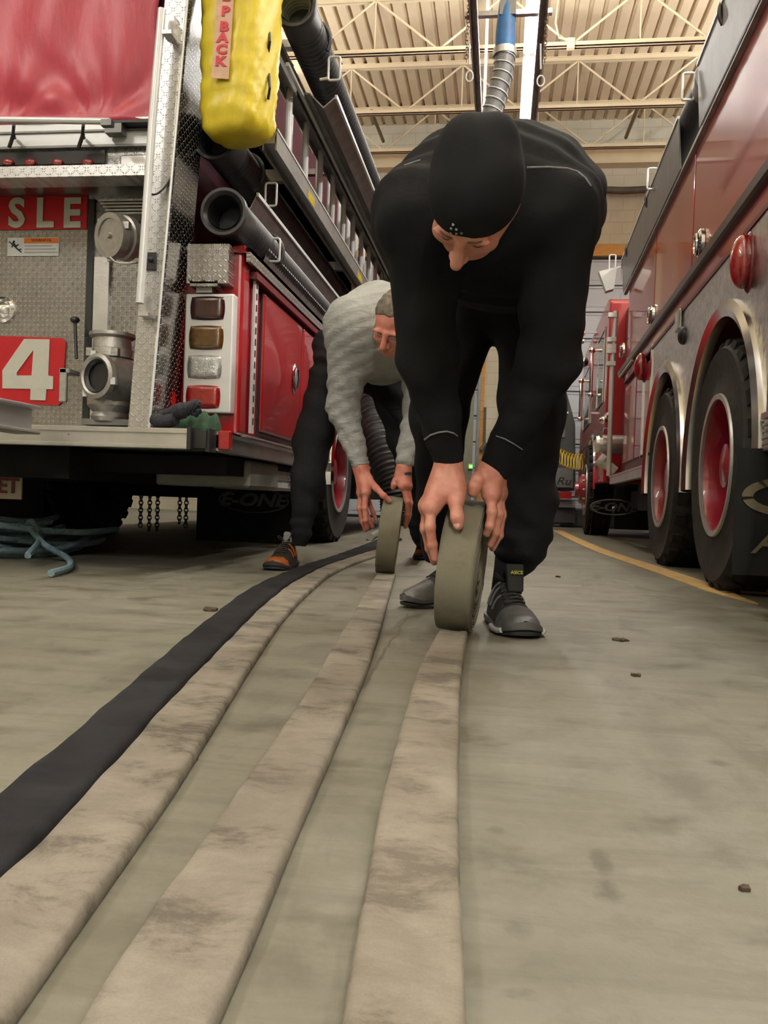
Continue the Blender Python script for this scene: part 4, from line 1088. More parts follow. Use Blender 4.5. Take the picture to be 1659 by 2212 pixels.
# cut for the front wheel
b.prism([(y, z) for y, z in pts], 'x', CXR, RE+.1); cab = PR(b, 'cab', M['red'], smooth=False, bevel=.03, seg=3)
b = MB(); b.box(CXR-.008, 9.0, 1.45, CXR, 9.75, 2.2); b.box(CXR-.008, 10.9, 1.4, CXR, 12.0, 2.15); b.each('cab_window', simple('dark_window', (.01, .013, .016), .06), RT, smooth=False)
b = MB()
for (y0, y1, z0, z1) in ((8.98, 9.77, 1.43, 2.22), (10.88, 12.02, 1.38, 2.17)):
    b.box(CXR-.014, y0, z0, CXR-.004, y1, z0+.02); b.box(CXR-.014, y0, z1-.02, CXR-.004, y1, z1); b.box(CXR-.014, y0, z0, CXR-.004, y0+.02, z1); b.box(CXR-.014, y1-.02, z0, CXR-.004, y1, z1)
PR(b, 'window_trim', M['chrome'], smooth=False)
b = MB(); b.box(CXR-.01, 8.8, 1.12, CXR, 12.7, 1.15); b.box(CXR-.012, 8.8, .78, CXR, 9.5, .84); b.each('chrome_band', M['chrome'], RT, smooth=False)
b = MB(); b.lathe([(0, .60), (-.02, .62), (-.02, .66), (.0, .68)], (CXR, 10.35, .535), 'x', 36, a0=0, a1=PI); PR(b, 'front_arch', M['chrome'])
b = MB(); b.lathe([(-.003, .0005), (-.003, .61)], (CXR, 10.35, .535), 'x', 30); PR(b, 'arch_shade_disc', M['black_gap'])  # flat black disc paints the shade of the wheel opening
for (px, y0p, y1p, Y) in ((1276, 757, 853, 8.9), (1253, 823, 905, 10.1)):
    a, c = ratr(px+3, y0p, Y), ratr(px, y1p, Y); b = MB()
    b.tube([a+Vector((.1, 0, 0)), a, c, c+Vector((.1, 0, 0))], .02, 10); b.ellip(a, .035, .035, .035, 12, 8); b.ellip(c, .03, .03, .03, 12, 8); PR(b, 'grab_handle', M['chrome'])
b = MB()
for (px, py, r) in ((1260, 782, .06), (1259, 720, .04), (1258, 737, .035)): b.ellip(ratr(px, py, 11.6 if py < 760 else 9.6), r, r, r, 16, 10)
b.each('mirror', M['chrome'], RT)
# pump fittings
a = ratr(1287, 960, 8.3); b = MB(); b.lathe([(0, .0005), (0, .085), (.03, .09), (.03, .07), (.06, .07), (.06, .095), (.25, .095), (.3, .07)], a, 'x', 28); f = PR(b, 'pump_inlet', M['alu'])
b = MB(); b.tube([ratr(1304, 938, 8.3), ratr(1305, 926, 8.3), ratr(1320, 926, 8.3)], .012, 8); b.build('inlet_handle', M['cast'], f)
a = ratr(1293, 990, 8.2); b = MB(); b.lathe([(0, .0005), (0, .06), (.02, .065), (.05, .065), (.05, .05), (.2, .045)], a, Vector((.8, 0, -.6)), 24); PR(b, 'discharge_cap', M['alu_white'])
b = MB(); a = ratr(1305, 908, 8.2); b.ellip(a, .05, .05, .04, 14, 8); b.tube([a, ratr(1312, 897, 8.2), ratr(1320, 892, 8.2)], .025, 8); PR(b, 'valve_fitting', M['chrome'])
# floodlight above the pump
a = ratr(1315, 600, 7.9); b = MB(); b.hexa([a+Vector((-.09, 0, .06)), a+Vector((.07, 0, .1)), a+Vector((.07, .1, .1)), a+Vector((-.09, .1, .06))], [a+Vector((-.02, 0, -.12)), a+Vector((.05, 0, -.1)), a+Vector((.05, .1, -.1)), a+Vector((-.02, .1, -.12))]); PR(b, 'floodlight', M['white'], smooth=False)
# chock
b = MB(); q = fl(1598, 1283); c = Vector((loc_r(q).x, loc_r(q).y, 0)); b.box(c.x, c.y, 0, c.x+.5, c.y+.28, .115)
ch = b.build('wheel_chock', simple('brown_timber', (.10, .06, .035), .7, 0, .3, 8, .3, 50, stretch=(1, 8, 8)), None, smooth=False, bevel=.004)
ch.rotation_euler = (0, 0, -THETA); tag(ch, 'brown timber chock block on the floor behind the rear twin wheel', 'wheel chock')
# yellow line on the floor
b = MB(); P_ = [(1205, 1146), (1252, 1169), (1310, 1193), (1382, 1217), (1469, 1246), (1541, 1271), (1570, 1283), (1640, 1305)]
sp3 = spath([fl(*p, .003) for p in P_], 8); vs = []
for i, p in enumerate(sp3):
    t = (sp3[min(i+1, len(sp3)-1)]-sp3[max(i-1, 0)]).normalized(); nrm = Vector((-t.y, t.x, 0)); w = .062*min(1, (len(sp3)-1-i)/14+.05)
    b.v += [tuple(p+nrm*w), tuple(p-nrm*w), tuple(p+nrm*w+Vector((0, 0, -.004))), tuple(p-nrm*w+Vector((0, 0, -.004)))]
for i in range(len(sp3)-1):
    a = i*4
    for q in ((0, 1, 5, 4), (2, 6, 7, 3), (0, 4, 6, 2), (1, 3, 7, 5)): b.f.append(tuple(a+k for k in q)); b.m.append(0)
YL = simple('worn_yellow_paint', srgb(206, 172, 112), .6, 0, .25, 14)
struct(b.build('trim_5', YL, smooth=False))
# =================================================================== GREY VEHICLE IN THE FAR BAY
gv = thing('utility_vehicle', 'dark grey utility vehicle parked before the pale door, coiled yellow air line beside it', 'vehicle', (1.9, 13.2, 0))
GM = simple('slate_grey_paint', (.045, .052, .056), .45, 0, .1, 5)
YV = 13.0
def vp(px, py, Y=YV): q = at(px, py, Y); return (q.x, q.z)
b = MB(); b.box(1.0, YV+.35, 0, 2.2, YV+1.2, .3).prism([vp(1150, 1055), vp(1152, 900), vp(1165, 850), vp(1180, 832), vp(1222, 838), vp(1243, 915), vp(1244, 1060)], 'y', YV, YV+1.4); b.build('cab_shell', GM, gv, smooth=False, bevel=.03, seg=3)
b = MB(); b.prism([vp(1170, 880), vp(1183, 850), vp(1215, 852), vp(1228, 890)], 'y', YV-.01, YV+.02); b.build('windscreen', simple('dark_glass_pane', (.03, .035, .04), .1), gv, smooth=False)
b = MB(); rb = rbox(b, 1150, 1010, 1238, 1052, YV-.03, .05); bp_ = b.build('bumper_plate', simple('pale_grey_plate', (.16, .17, .17), .5), gv, smooth=False)
b = MB(); rbox(b, 1150, 1062, 1235, 1076, YV-.02, .3); b.build('red_band', M['red'], gv, smooth=False)
b = MB(); rbox(b, 1150, 1078, 1243, 1095, YV+.1, 1.0); b.build('lower_sill', simple('lilac_grey_sill', (.28, .29, .33), .5), gv, smooth=False)
b = MB(); rbox(b, 1150, 1095, 1243, 1128, YV+.2, 1.0); b.build('under_skirt', simple('dark_skirt', (.05, .05, .065), .5), gv, smooth=False)
b = MB(); rbox(b, 1213, 927, 1222, 946, YV-.03, .04); b.build('side_box', simple('grey_box', (.14, .15, .15), .5), gv, smooth=False, bevel=.01)
b = MB(); rbox(b, 1212, 889, 1228, 893, YV-.04, .05); b.build('side_handle', M['alu'], gv, smooth=False)
text_mesh('script_lettering', 'Ru', .17, face_y(at(1217, 1040, YV-.035)), M['black_gap'], bp_, .003, 0, .3, sx=1.2)
b = MB(); hel = []
c0, c1 = at(1208, 985, 11.0), at(1262, 998, 11.0)
for i in range(240):
    t = i/239; c = c0.lerp(c1, t)+Vector((0, 0, -.03*math.sin(t*PI))); a = t*2*PI*8.5
    hel.append(c+Vector((math.sin(a)*.03, math.sin(a+.8)*.09, math.cos(a)*.105)))
b.tube(hel, .0075, 6); tag(b.build('coiled_air_line', simple('yellow_plastic_tube', srgb(224, 196, 64), .4)), 'coiled yellow air line hanging beside the dark grey utility vehicle', 'hose')
# =================================================================== FAR WALL ITEMS SEEN BETWEEN THE LEGS
b = MB(); YWl = HY1-.12
b.tube([at(1048, 880, YWl), at(1046, 955, YWl)], .022, 8); b.tube([at(1052, 958, YWl), at(1040, 972, YWl)], .05, 8)
tag(b.build('wall_tool', simple('dark_tool', (.07, .06, .045), .6)), 'dark long handled tool hanging on the block wall between the doors', 'tool')
b = MB(); b.tube([at(1074+math.cos(a)*15, 944+math.sin(a)*18, YWl) for a in [k*PI/12 for k in range(24)]], .015, 6, closed=True)
tag(b.build('cable_loop', M['black_gap']), 'black cable loop hanging on the block wall beside the long tool', 'cable')
b = MB(); p0 = at(1016, 900, YWl); b.box(p0.x-.08, YWl-.08, 0, p0.x+.06, YWl, 4.5); co = struct(b.build('trim_6', simple('olive_door_jamb', (.16, .16, .12), .6), smooth=False))
b = MB(); q = at(1017, 1008, YWl-.1); b.cbox((q.x, q.y, q.z), .1, .04, .1); dl = b.build('door_sensor', simple('yellow_green_case', (.5, .6, .06), .5), None, smooth=False, bevel=.01); tag(dl, 'tiny yellow green door sensor low on the olive door jamb', 'sensor')
b = MB(); b.cbox((q.x, q.y-.022, q.z), .05, .01, .05); b.build('indicator_lamp', glow('green_led', (.05, 1, .3, 1), 2), dl, smooth=False)
# =================================================================== FIRE HOSES ON THE FLOOR
def canvas_mat(name, c_lo, c_hi, stain=.75):
    m, nt, p, tc = base_mat(name)
    n1 = noise(nt, tc, 5, 6, .6, dist=.3); n2 = noise(nt, tc, 9, 7, .72, stretch=(.7, 1.3, 1), dist=.3); n3 = noise(nt, tc, 420, 2, .5)
    a = ramp(nt, n1.outputs[0], [(.35, c_lo), (.65, c_hi)])
    s = ramp(nt, n2.outputs[0], [(.38, (.22, .205, .20, 1)), (.48, (.78, .77, .75, 1)), (.62, (1, 1, 1, 1))])
    c = mixc(nt, stain, a.outputs[0], s.outputs[0], 'MULTIPLY')
    w = ramp(nt, n3.outputs[0], [(.3, (.8, .8, .8, 1)), (.7, (1, 1, 1, 1))]); c = mixc(nt, .5, c, w.outputs[0], 'MULTIPLY')
    nt.links.new(c, p.inputs['Base Color']); p.inputs['Roughness'].default_value = .85
    bump(nt, p, n3.outputs[0], .25, .002)
    return m
CAN = canvas_mat('worn_canvas_hose', srgb(116, 110, 99), srgb(147, 140, 128))
CAN2 = canvas_mat('worn_canvas_hose_dusty', srgb(124, 117, 105), srgb(152, 145, 131), .65)
BLK = canvas_mat('black_hose_jacket', (.007, .0075, .010, 1), (.024, .025, .030, 1), .4)
BLK.node_tree.nodes['Principled BSDF'].inputs['Specular IOR Level'].default_value = .2
ROLLM = canvas_mat('rolled_canvas_hose', srgb(112, 108, 92), srgb(126, 122, 104), .3)
def resample(pts, ys):
    pts = sorted(pts, key=lambda p: p[1]); out = []
    for y in ys:
        for i in range(len(pts)-1):
            if pts[i][1] <= y <= pts[i+1][1] or i == len(pts)-2 and y > pts[i+1][1] or i == 0 and y < pts[0][1]:
                t = (y-pts[i][1])/(pts[i+1][1]-pts[i][1]+1e-9); out.append(pts[i][0]+(pts[i+1][0]-pts[i][0])*t); break
    return out
def smooth1(v, n=4):
    for _ in range(n): v = [v[0]]+[(v[i-1]+2*v[i]+v[i+1])/4 for i in range(1, len(v)-1)]+[v[-1]]
    return v
def flat_hose(left, right, y0, y1, h=.012, n=110, wav=.0012, extra_l=None):
    """left/right: image points of the two edges on the floor; y0..y1: range in depth"""
    L = [tuple(fl(*p, h*.5)[:2]) for p in left]; R = [tuple(fl(*p, h*.5)[:2]) for p in right]
    ys = [y0*(y1/y0)**(i/(n-1)) for i in range(n)]
    XL_ = smooth1(resample(L, ys), 3); XR_ = smooth1(resample(R, ys), 3)
    prof = [(0, .15), (.012, .7), (.05, .96), (.15, 1.0), (.32, .97), (.5, .95), (.68, .97), (.85, 1.0), (.95, .96), (.988, .7), (1, .15)]
    b = MB(); k = len(prof)+2
    for i, y in enumerate(ys):
        w = XR_[i]-XL_[i]
        for (u, z) in prof:
            wz = wav*(math.sin(y*23+u*5)+.6*math.sin(y*51+u*9))
            b.v.append((XL_[i]+w*u, y, .0006+max(.0, h*z+wz*(z > .5))))
        b.v.append((XR_[i]-w*.01, y, .0006)); b.v.append((XL_[i]+w*.01, y, .0006))
    for i in range(n-1):
        for j in range(k):
            l = (j+1) % k; b.f.append((i*k+j, i*k+l, (i+1)*k+l, (i+1)*k+j)); b.m.append(0)
    b.f.append(tuple(range(k))); b.f.append(tuple((n-1)*k+j for j in range(k-1, -1, -1))); b.m += [0, 0]
    return b, XL_, XR_, ys
def ext(pts, at_bottom):     # continue an edge to below the frame
    return pts+at_bottom
# black hose
Lk = [(0, 1725), (148, 1602), (262, 1501), (400, 1381), (517, 1288), (572, 1257), (655, 1224), (725, 1202), (788, 1178), (815, 1166)]
Rk = [(0, 1906), (84, 1826), (236, 1662), (350, 1531), (477, 1400), (557, 1318), (619, 1267), (694, 1226), (753, 1206), (807, 1189), (830, 1180)]
def extend_near(pts, n=1):
    P_ = sorted([tuple(fl(*p)[:2]) for p in pts], key=lambda p: p[1]); return P_
b, *_ = flat_hose([(-900, 2450), (-560, 2190)]+Lk, [(-800, 2700), (-400, 2300)]+Rk, .5, 6.9, .02)
tag(b.build('fire_hose', BLK, angle=60), 'black flattened fire hose curving across the floor, leftmost of the four', 'fire hose')
# pale hose beside it
RB = [(-400, 2800), (-130, 2400), (21, 2212), (156, 2020), (270, 1860), (380, 1704), (464, 1569), (533, 1455), (604, 1349), (651, 1295), (706, 1246), (753, 1222), (807, 1203), (830, 1196)]
LB = [(-900, 2810), (-400, 2305)]+[(x+3, y) for x, y in Rk]
LB[-1] = (833, 1183)
b, *_ = flat_hose(LB, RB, .37, 5.2, .016)
tag(b.build('fire_hose', CAN, angle=60), 'dirty cream flattened fire hose lying tight against the black one', 'fire hose')
# middle hose (second person) and its roll
LC = [(75, 2400), (172, 2212), (242, 2103), (354, 1936), (460, 1792), (571, 1632), (617, 1569), (676, 1475), (737, 1370), (757, 1342), (784, 1287), (809, 1250), (815, 1240)]
RC = [(380, 2400), (468, 2212), (565, 1991), (633, 1822), (700, 1670), (764, 1522), (792, 1455), (823, 1361), (839, 1298), (851, 1255), (856, 1240)]
e2h = thing('fire_hose', 'stained cream fire hose being rolled up by the person in the grey sweatshirt', 'fire hose', fl(832, 1250))
b, xl, xr, ys = flat_hose(LC, RC, .47, 3.62, .016); b.build('hose_run', CAN, e2h, angle=60)
LD = [(706, 2400), (736, 2212), (762, 2065), (791, 1901), (821, 1736), (850, 1627), (884, 1510), (902, 1450), (928, 1402), (938, 1385)]
RD = [(1015, 2400), (1010, 2212), (1000, 2006), (994, 1880), (991, 1711), (994, 1500), (1005, 1400), (1008, 1385)]
e1h = thing('fire_hose', 'stained cream fire hose being rolled up by the person dressed in black', 'fire hose', fl(978, 1390))
b, xl, xr, ys = flat_hose(LD, RD, .44, 2.06, .020); b.build('hose_run', CAN2, e1h, angle=60)
def roll(parent, bot, top, yaw, R, w, seed):
    """spiral of flat hose; bot/top: floor contact and top point, axis roughly across"""
    rnd = random.Random(seed); bot = Vector(bot); top = Vector(top)
    C = (bot+top)/2; up = (top-bot).normalized(); fw = Vector((math.sin(yaw), math.cos(yaw), 0)); fw = (fw-up*fw.dot(up)).normalized(); ax = fw.cross(up).normalized()
    turns = 13; th = .0105; n = turns*40; b = MB(); cs = 4; r_out = R
    offs = [rnd.uniform(-.0022, .0022) for _ in range(turns+2)]
    for i in range(n+1):
        a = -i/40*2*PI-PI/2+.0; r = r_out-th*(i/40)
        t = i/40; k = int(t); off = offs[k]*(1-(t-k))+offs[k+1]*(t-k)
        d = fw*math.cos(a)+up*math.sin(a)
        hw = w/2-.0015*(i/40 > 0)
        for (rr, ww) in ((r-.0006, -hw+.004), (r, -hw+.002+.006), (r, hw-.008), (r-.0006, hw-.004), (r-th*.25, hw), (r-th*.75, hw), (r-th*.95, hw-.006), (r-th*.95, -hw+.006), (r-th*.75, -hw), (r-th*.25, -hw)):
            b.v.append(tuple(C+d*rr+ax*(ww+off)))
    m = 10
    for i in range(n):
        for j in range(m):
            l = (j+1) % m; b.f.append((i*m+j, i*m+l, (i+1)*m+l, (i+1)*m+j)); b.m.append(0)
    b.f.append(tuple(range(m))); b.f.append(tuple(n*m+j for j in range(m-1, -1, -1))); b.m += [0, 0]
    o = b.build('hose_roll', ROLLM, parent, angle=50)
    return C, up, fw, ax
rb = fl(980, 1391); 
t1 = at(1003, 1080, 2.12); RR1 = .172
roll(e1h, Vector((rb.x-.004, rb.y+.165, .008)), Vector((rb.x+.023, rb.y+.165, .350)), math.radians(4.5), RR1, .090, 1)
rb2 = fl(833, 1251)
roll(e2h, Vector((rb2.x-.028, rb2.y+.17, .008)), Vector((rb2.x+.002, rb2.y+.17, .358)), math.radians(-5.5), .176, .088, 2)
# brass-less coupling and short grey end beyond the second roll
b = MB(); b.tube(spath([fl(800, 1160, .03), fl(812, 1152, .03), fl(830, 1147, .03)], 5), .03, 12)
tag(b.build('hose_coupling', M['alu']), 'small aluminium hose coupling on the floor behind the left roll', 'coupling')
# dry leaf and bits on the floor
LEAF = simple('brown_leaf', (.05, .032, .018), .8)
def litter(px, py, s, seed, label, cat='leaf'):
    rnd = random.Random(seed); c = fl(px, py); b = MB(); n = 11
    ring = [(c.x+math.cos(a)*s*rnd.uniform(.35, 1.1), c.y+math.sin(a)*s*rnd.uniform(.3, .9), .003+rnd.uniform(0, s*.35)) for a in [k*2*PI/n for k in range(n)]]
    b.v = ring+[(c.x, c.y, .002+s*.3)]+[(p[0], p[1], .0005) for p in ring]
    for k in range(n): l = (k+1) % n; b.f += [(k, l, n), (k, k+n+1, l+n+1, l)]; b.m += [0, 0]
    tag(b.build('dry_leaf', LEAF, smooth=False), label, cat, 'bits of dry leaf on the floor')
litter(459, 1320, .028, 1, 'brown dry leaf scrap on the floor left of the black hose')
litter(1341, 1385, .02, 2, 'brown dry leaf scrap on the floor right of the grey running shoe')
litter(1205, 1247, .017, 3, 'thin dry leaf scrap between the grey shoe and the yellow line')
litter(1376, 1461, .012, 4, 'small twig scrap alone on the open floor in front of the running shoe')
litter(1606, 1924, .006, 5, 'tiny dark crumb on the bare floor near the bottom right')
litter(422, 1643, .004, 6, 'tiny dark crumb beside the cream hose next to the black one')
# =================================================================== FIGURES: smooth distance-field bodies
class SDF:
    def __init__(s, lo, hi, h):
        s.lo = np.array(lo, float); s.h = h
        s.n = np.ceil((np.array(hi)-s.lo)/h).astype(int)+1
        s.D = np.full(tuple(s.n), .2, np.float32)
    def sub(s, lo, hi):
        a = np.clip(np.floor((np.array(lo)-s.lo)/s.h).astype(int), 0, s.n-1); c = np.clip(np.ceil((np.array(hi)-s.lo)/s.h).astype(int)+1, 1, s.n)
        sl = tuple(slice(a[i], max(a[i]+1, c[i])) for i in range(3))
        g = [(s.lo[i]+s.h*np.arange(sl[i].start, sl[i].stop)).astype(np.float32) for i in range(3)]
        return sl, g[0][:, None, None], g[1][None, :, None], g[2][None, None, :]
    def blend(s, sl, d, k, cut=False):
        D = s.D[sl]
        if cut:
            h = np.maximum(k-np.abs(D+d), 0)/k; s.D[sl] = np.maximum(D, -d)+h*h*k*.25
        else:
            h = np.maximum(k-np.abs(D-d), 0)/k; s.D[sl] = np.minimum(D, d)-h*h*k*.25
    def cap(s, a, b, ra, rb, k=.03, cut=False):
        a = np.array(a, float); b = np.array(b, float); m = max(ra, rb)+k*1.3+.02
        sl, X, Y, Z = s.sub(np.minimum(a, b)-m, np.maximum(a, b)+m)
        ab = b-a; L = max((ab**2).sum(), 1e-9)
        t = np.clip(((X-a[0])*ab[0]+(Y-a[1])*ab[1]+(Z-a[2])*ab[2])/L, 0, 1)
        d = np.sqrt((X-a[0]-t*ab[0])**2+(Y-a[1]-t*ab[1])**2+(Z-a[2]-t*ab[2])**2)-(ra+(rb-ra)*t)
        s.blend(sl, d, k, cut)
    def chain(s, pts, rs, k=.02):
        for i in range(len(pts)-1): s.cap(pts[i], pts[i+1], rs[i], rs[i+1], k)
    def ell(s, c, r, M=None, k=.03, cut=False):
        c = np.array(c, float); r = np.array(r, float); m = r.max()+k*1.3+.02
        sl, X, Y, Z = s.sub(c-m, c+m)
        x, y, z = X-c[0], Y-c[1], Z-c[2]
        if M is not None:       # M columns = local axes
            x, y, z = (x*M[0][i]+y*M[1][i]+z*M[2][i] for i in range(3))
        q0 = np.sqrt((x/r[0])**2+(y/r[1])**2+(z/r[2])**2); q1 = np.sqrt((x/r[0]**2)**2+(y/r[1]**2)**2+(z/r[2]**2)**2)+1e-9
        s.blend(sl, q0*(q0-1)/q1, k, cut)
    def folds(s, f):
        X = s.lo[0]+s.h*np.arange(s.n[0])[:, None, None]; Y = s.lo[1]+s.h*np.arange(s.n[1])[None, :, None]; Z = s.lo[2]+s.h*np.arange(s.n[2])[None, None, :]
        near = np.abs(s.D) < .05
        s.D = np.where(near, s.D+f(X, Y, Z), s.D)
    def mesh(s):
        D = s.D; n = s.n; ins = D < 0
        cells = tuple(n-1); cnt = np.zeros(cells, np.int16); acc = [np.zeros(cells, np.float32) for _ in range(3)]
        def C(a, o): return a[o[0]:o[0]+cells[0], o[1]:o[1]+cells[1], o[2]:o[2]+cells[2]]
        for ax in range(3):
            for u in (0, 1):
                for v in (0, 1):
                    o0 = [0, 0, 0]; o0[(ax+1) % 3] = u; o0[(ax+2) % 3] = v; o1 = list(o0); o1[ax] = 1
                    d0, d1 = C(D, o0), C(D, o1); cr = (d0 < 0) != (d1 < 0)
                    t = np.where(cr, d0/np.where(cr, d0-d1, 1), 0)
                    cnt += cr
                    for i in range(3): acc[i] += np.where(cr, t if i == ax else o0[i], 0)
        act = cnt > 0; idx = np.full(cells, -1, np.int64); idx[act] = np.arange(act.sum())
        ijk = np.argwhere(act); cc = cnt[act]
        V = np.stack([(ijk[:, i]+acc[i][act]/cc)*s.h+s.lo[i] for i in range(3)], 1)
        F = []
        for ax in range(3):
            u, v = (ax+1) % 3, (ax+2) % 3
            sl0 = [slice(1, cells[i]) for i in range(3)]; sl0[ax] = slice(0, cells[ax]); sl1 = list(sl0); sl1[ax] = slice(1, cells[ax]+1)
            a = ins[tuple(sl0)]; b = ins[tuple(sl1)]; e = np.argwhere(a != b)
            e[:, u] += 1; e[:, v] += 1; fl_ = a[a != b]
            def I(du, dv): q = e.copy(); q[:, u] -= du; q[:, v] -= dv; return idx[q[:, 0], q[:, 1], q[:, 2]]
            q = np.stack([I(1, 1), I(0, 1), I(0, 0), I(1, 0)], 1); q[~fl_] = q[~fl_][:, ::-1]
            F.append(q)
        F = np.concatenate(F); F = F[(F >= 0).all(1)]
        return V, F
def np_mesh(name, parts, mats, parent, smooth_it=2, mi=None):
    """parts: list of (V, F) -> one mesh object"""
    vs, fs, mm, o = [], [], [], 0
    for q, (V, F) in enumerate(parts): vs.append(V); fs.append(F+o); o += len(V); mm += [(mi[q] if mi else 0)]*len(F)
    V = np.concatenate(vs); F = np.concatenate(fs)
    me = bpy.data.meshes.new(name); me.vertices.add(len(V)); me.vertices.foreach_set('co', V.astype(np.float32).ravel())
    me.loops.add(len(F)*4); me.loops.foreach_set('vertex_index', F.astype(np.int32).ravel())
    me.polygons.add(len(F)); me.polygons.foreach_set('loop_start', np.arange(0, len(F)*4, 4, dtype=np.int32)); me.polygons.foreach_set('loop_total', np.full(len(F), 4, np.int32))
    me.update(calc_edges=True); me.validate()
    if not isinstance(mats, (list, tuple)): mats = [mats]
    for m in mats: me.materials.append(m)
    if mi: me.polygons.foreach_set('material_index', mm)
    me.shade_smooth()
    o = link(name, me, parent)
    if smooth_it:
        m = o.modifiers.new('smooth', 'SMOOTH'); m.factor = .5; m.iterations = smooth_it
    return o
def skin_mat(name, c0, c1, c2):
    m, nt, p, tc = base_mat(name)
    n = noise(nt, tc, 22, 5, .6); r = ramp(nt, n.outputs[0], [(.32, c0), (.5, c1), (.7, c2)])
    nt.links.new(r.outputs[0], p.inputs['Base Color']); p.inputs['Roughness'].default_value = .5
    p.inputs['Subsurface Weight'].default_value = .12; p.inputs['Subsurface Radius'].default_value = (1, .35, .2); p.inputs['Subsurface Scale'].default_value = .01
    n2 = noise(nt, tc, 260, 3, .6); bump(nt, p, n2.outputs[0], .18, .003)
    return m
SKIN = skin_mat('fair_skin', srgb(190, 120, 102), srgb(206, 140, 120), srgb(218, 158, 138))
SKIN2 = skin_mat('flushed_skin', srgb(184, 104, 88), srgb(204, 130, 110), srgb(214, 148, 126))
def cloth(name, c0, c1, rough=.9, sc=9, bs=.35, fs=320, wr=.5):
    m, nt, p, tc = base_mat(name)
    n = noise(nt, tc, sc, 5, .6); r = ramp(nt, n.outputs[0], [(.3, c0), (.7, c1)]); nt.links.new(r.outputs[0], p.inputs['Base Color'])
    p.inputs['Roughness'].default_value = rough; p.inputs['Specular IOR Level'].default_value = .2
    f = noise(nt, tc, fs, 2, .5); w = noise(nt, tc, 14, 4, .6, stretch=(1, 1, 2.2), dist=.6)
    h = E(nt, f.outputs[0])*.05+E(nt, w.outputs[0])*wr
    bump(nt, p, h.s, bs, .02)
    return m
def frame_from(c, n):
    """columns: x, y(face), z(crown)"""
    c = np.array(c, float); c /= np.linalg.norm(c); n = np.array(n, float); n -= c*n.dot(c); n /= np.linalg.norm(n); x = np.cross(n, c)
    return np.stack([x, n, c], 1)
def head_sdf(center, Mx, h=.003, neck_to=None, sc=1.0):
    C0 = np.array(center); S = SDF(C0-.24, C0+.24, h)
    T = lambda x, y, z: C0+Mx @ (np.array((x, y, z))*sc)
    e = lambda c, r, **k: S.ell(T(*c), np.array(r)*sc, Mx, **k)
    e((0, -.012, .035), (.076, .098, .088)); e((0, .03, -.02), (.064, .066, .088), k=.03)
    e((0, .052, -.072), (.036, .036, .03), k=.03)           # chin
    for s in (-1, 1):
        S.cap(T(s*.058, -.01, -.035), T(s*.026, .05, -.08), .022*sc, .016*sc, .03)   # jaw
        e((s*.042, .068, -.02), (.022, .018, .02), k=.02)                 # cheek
        e((s*.03, .088, .026), (.026, .011, .008), k=.012)                # brow
        e((s*.031, .097, .008), (.015, .010, .009), k=.01, cut=True)     # socket
        e((s*.031, .079, .006), (.0145, .0125, .0115), k=.004)            # eyeball with lid
        e((s*.078, -.012, .0), (.008, .019, .031), k=.008)                # ear
        e((s*.012, .108, -.026), (.0085, .010, .0075), k=.006)            # nostril wing
    S.cap(T(0, .094, .024), T(0, .126, -.020), .0095*sc, .0125*sc, .012)  # nose
    S.cap(T(0, .100, -.026), T(0, .112, -.026), .010*sc, .009*sc, .01)
    e((0, .090, -.050), (.024, .012, .006), k=.006); e((0, .088, -.060), (.021, .012, .007), k=.006)   # lips
    e((0, .104, -.0545), (.022, .006, .0015), k=.003, cut=True)
    if neck_to is not None: S.cap(T(0, -.025, -.05), neck_to, .056*sc, .06*sc, .03)
    return S, T
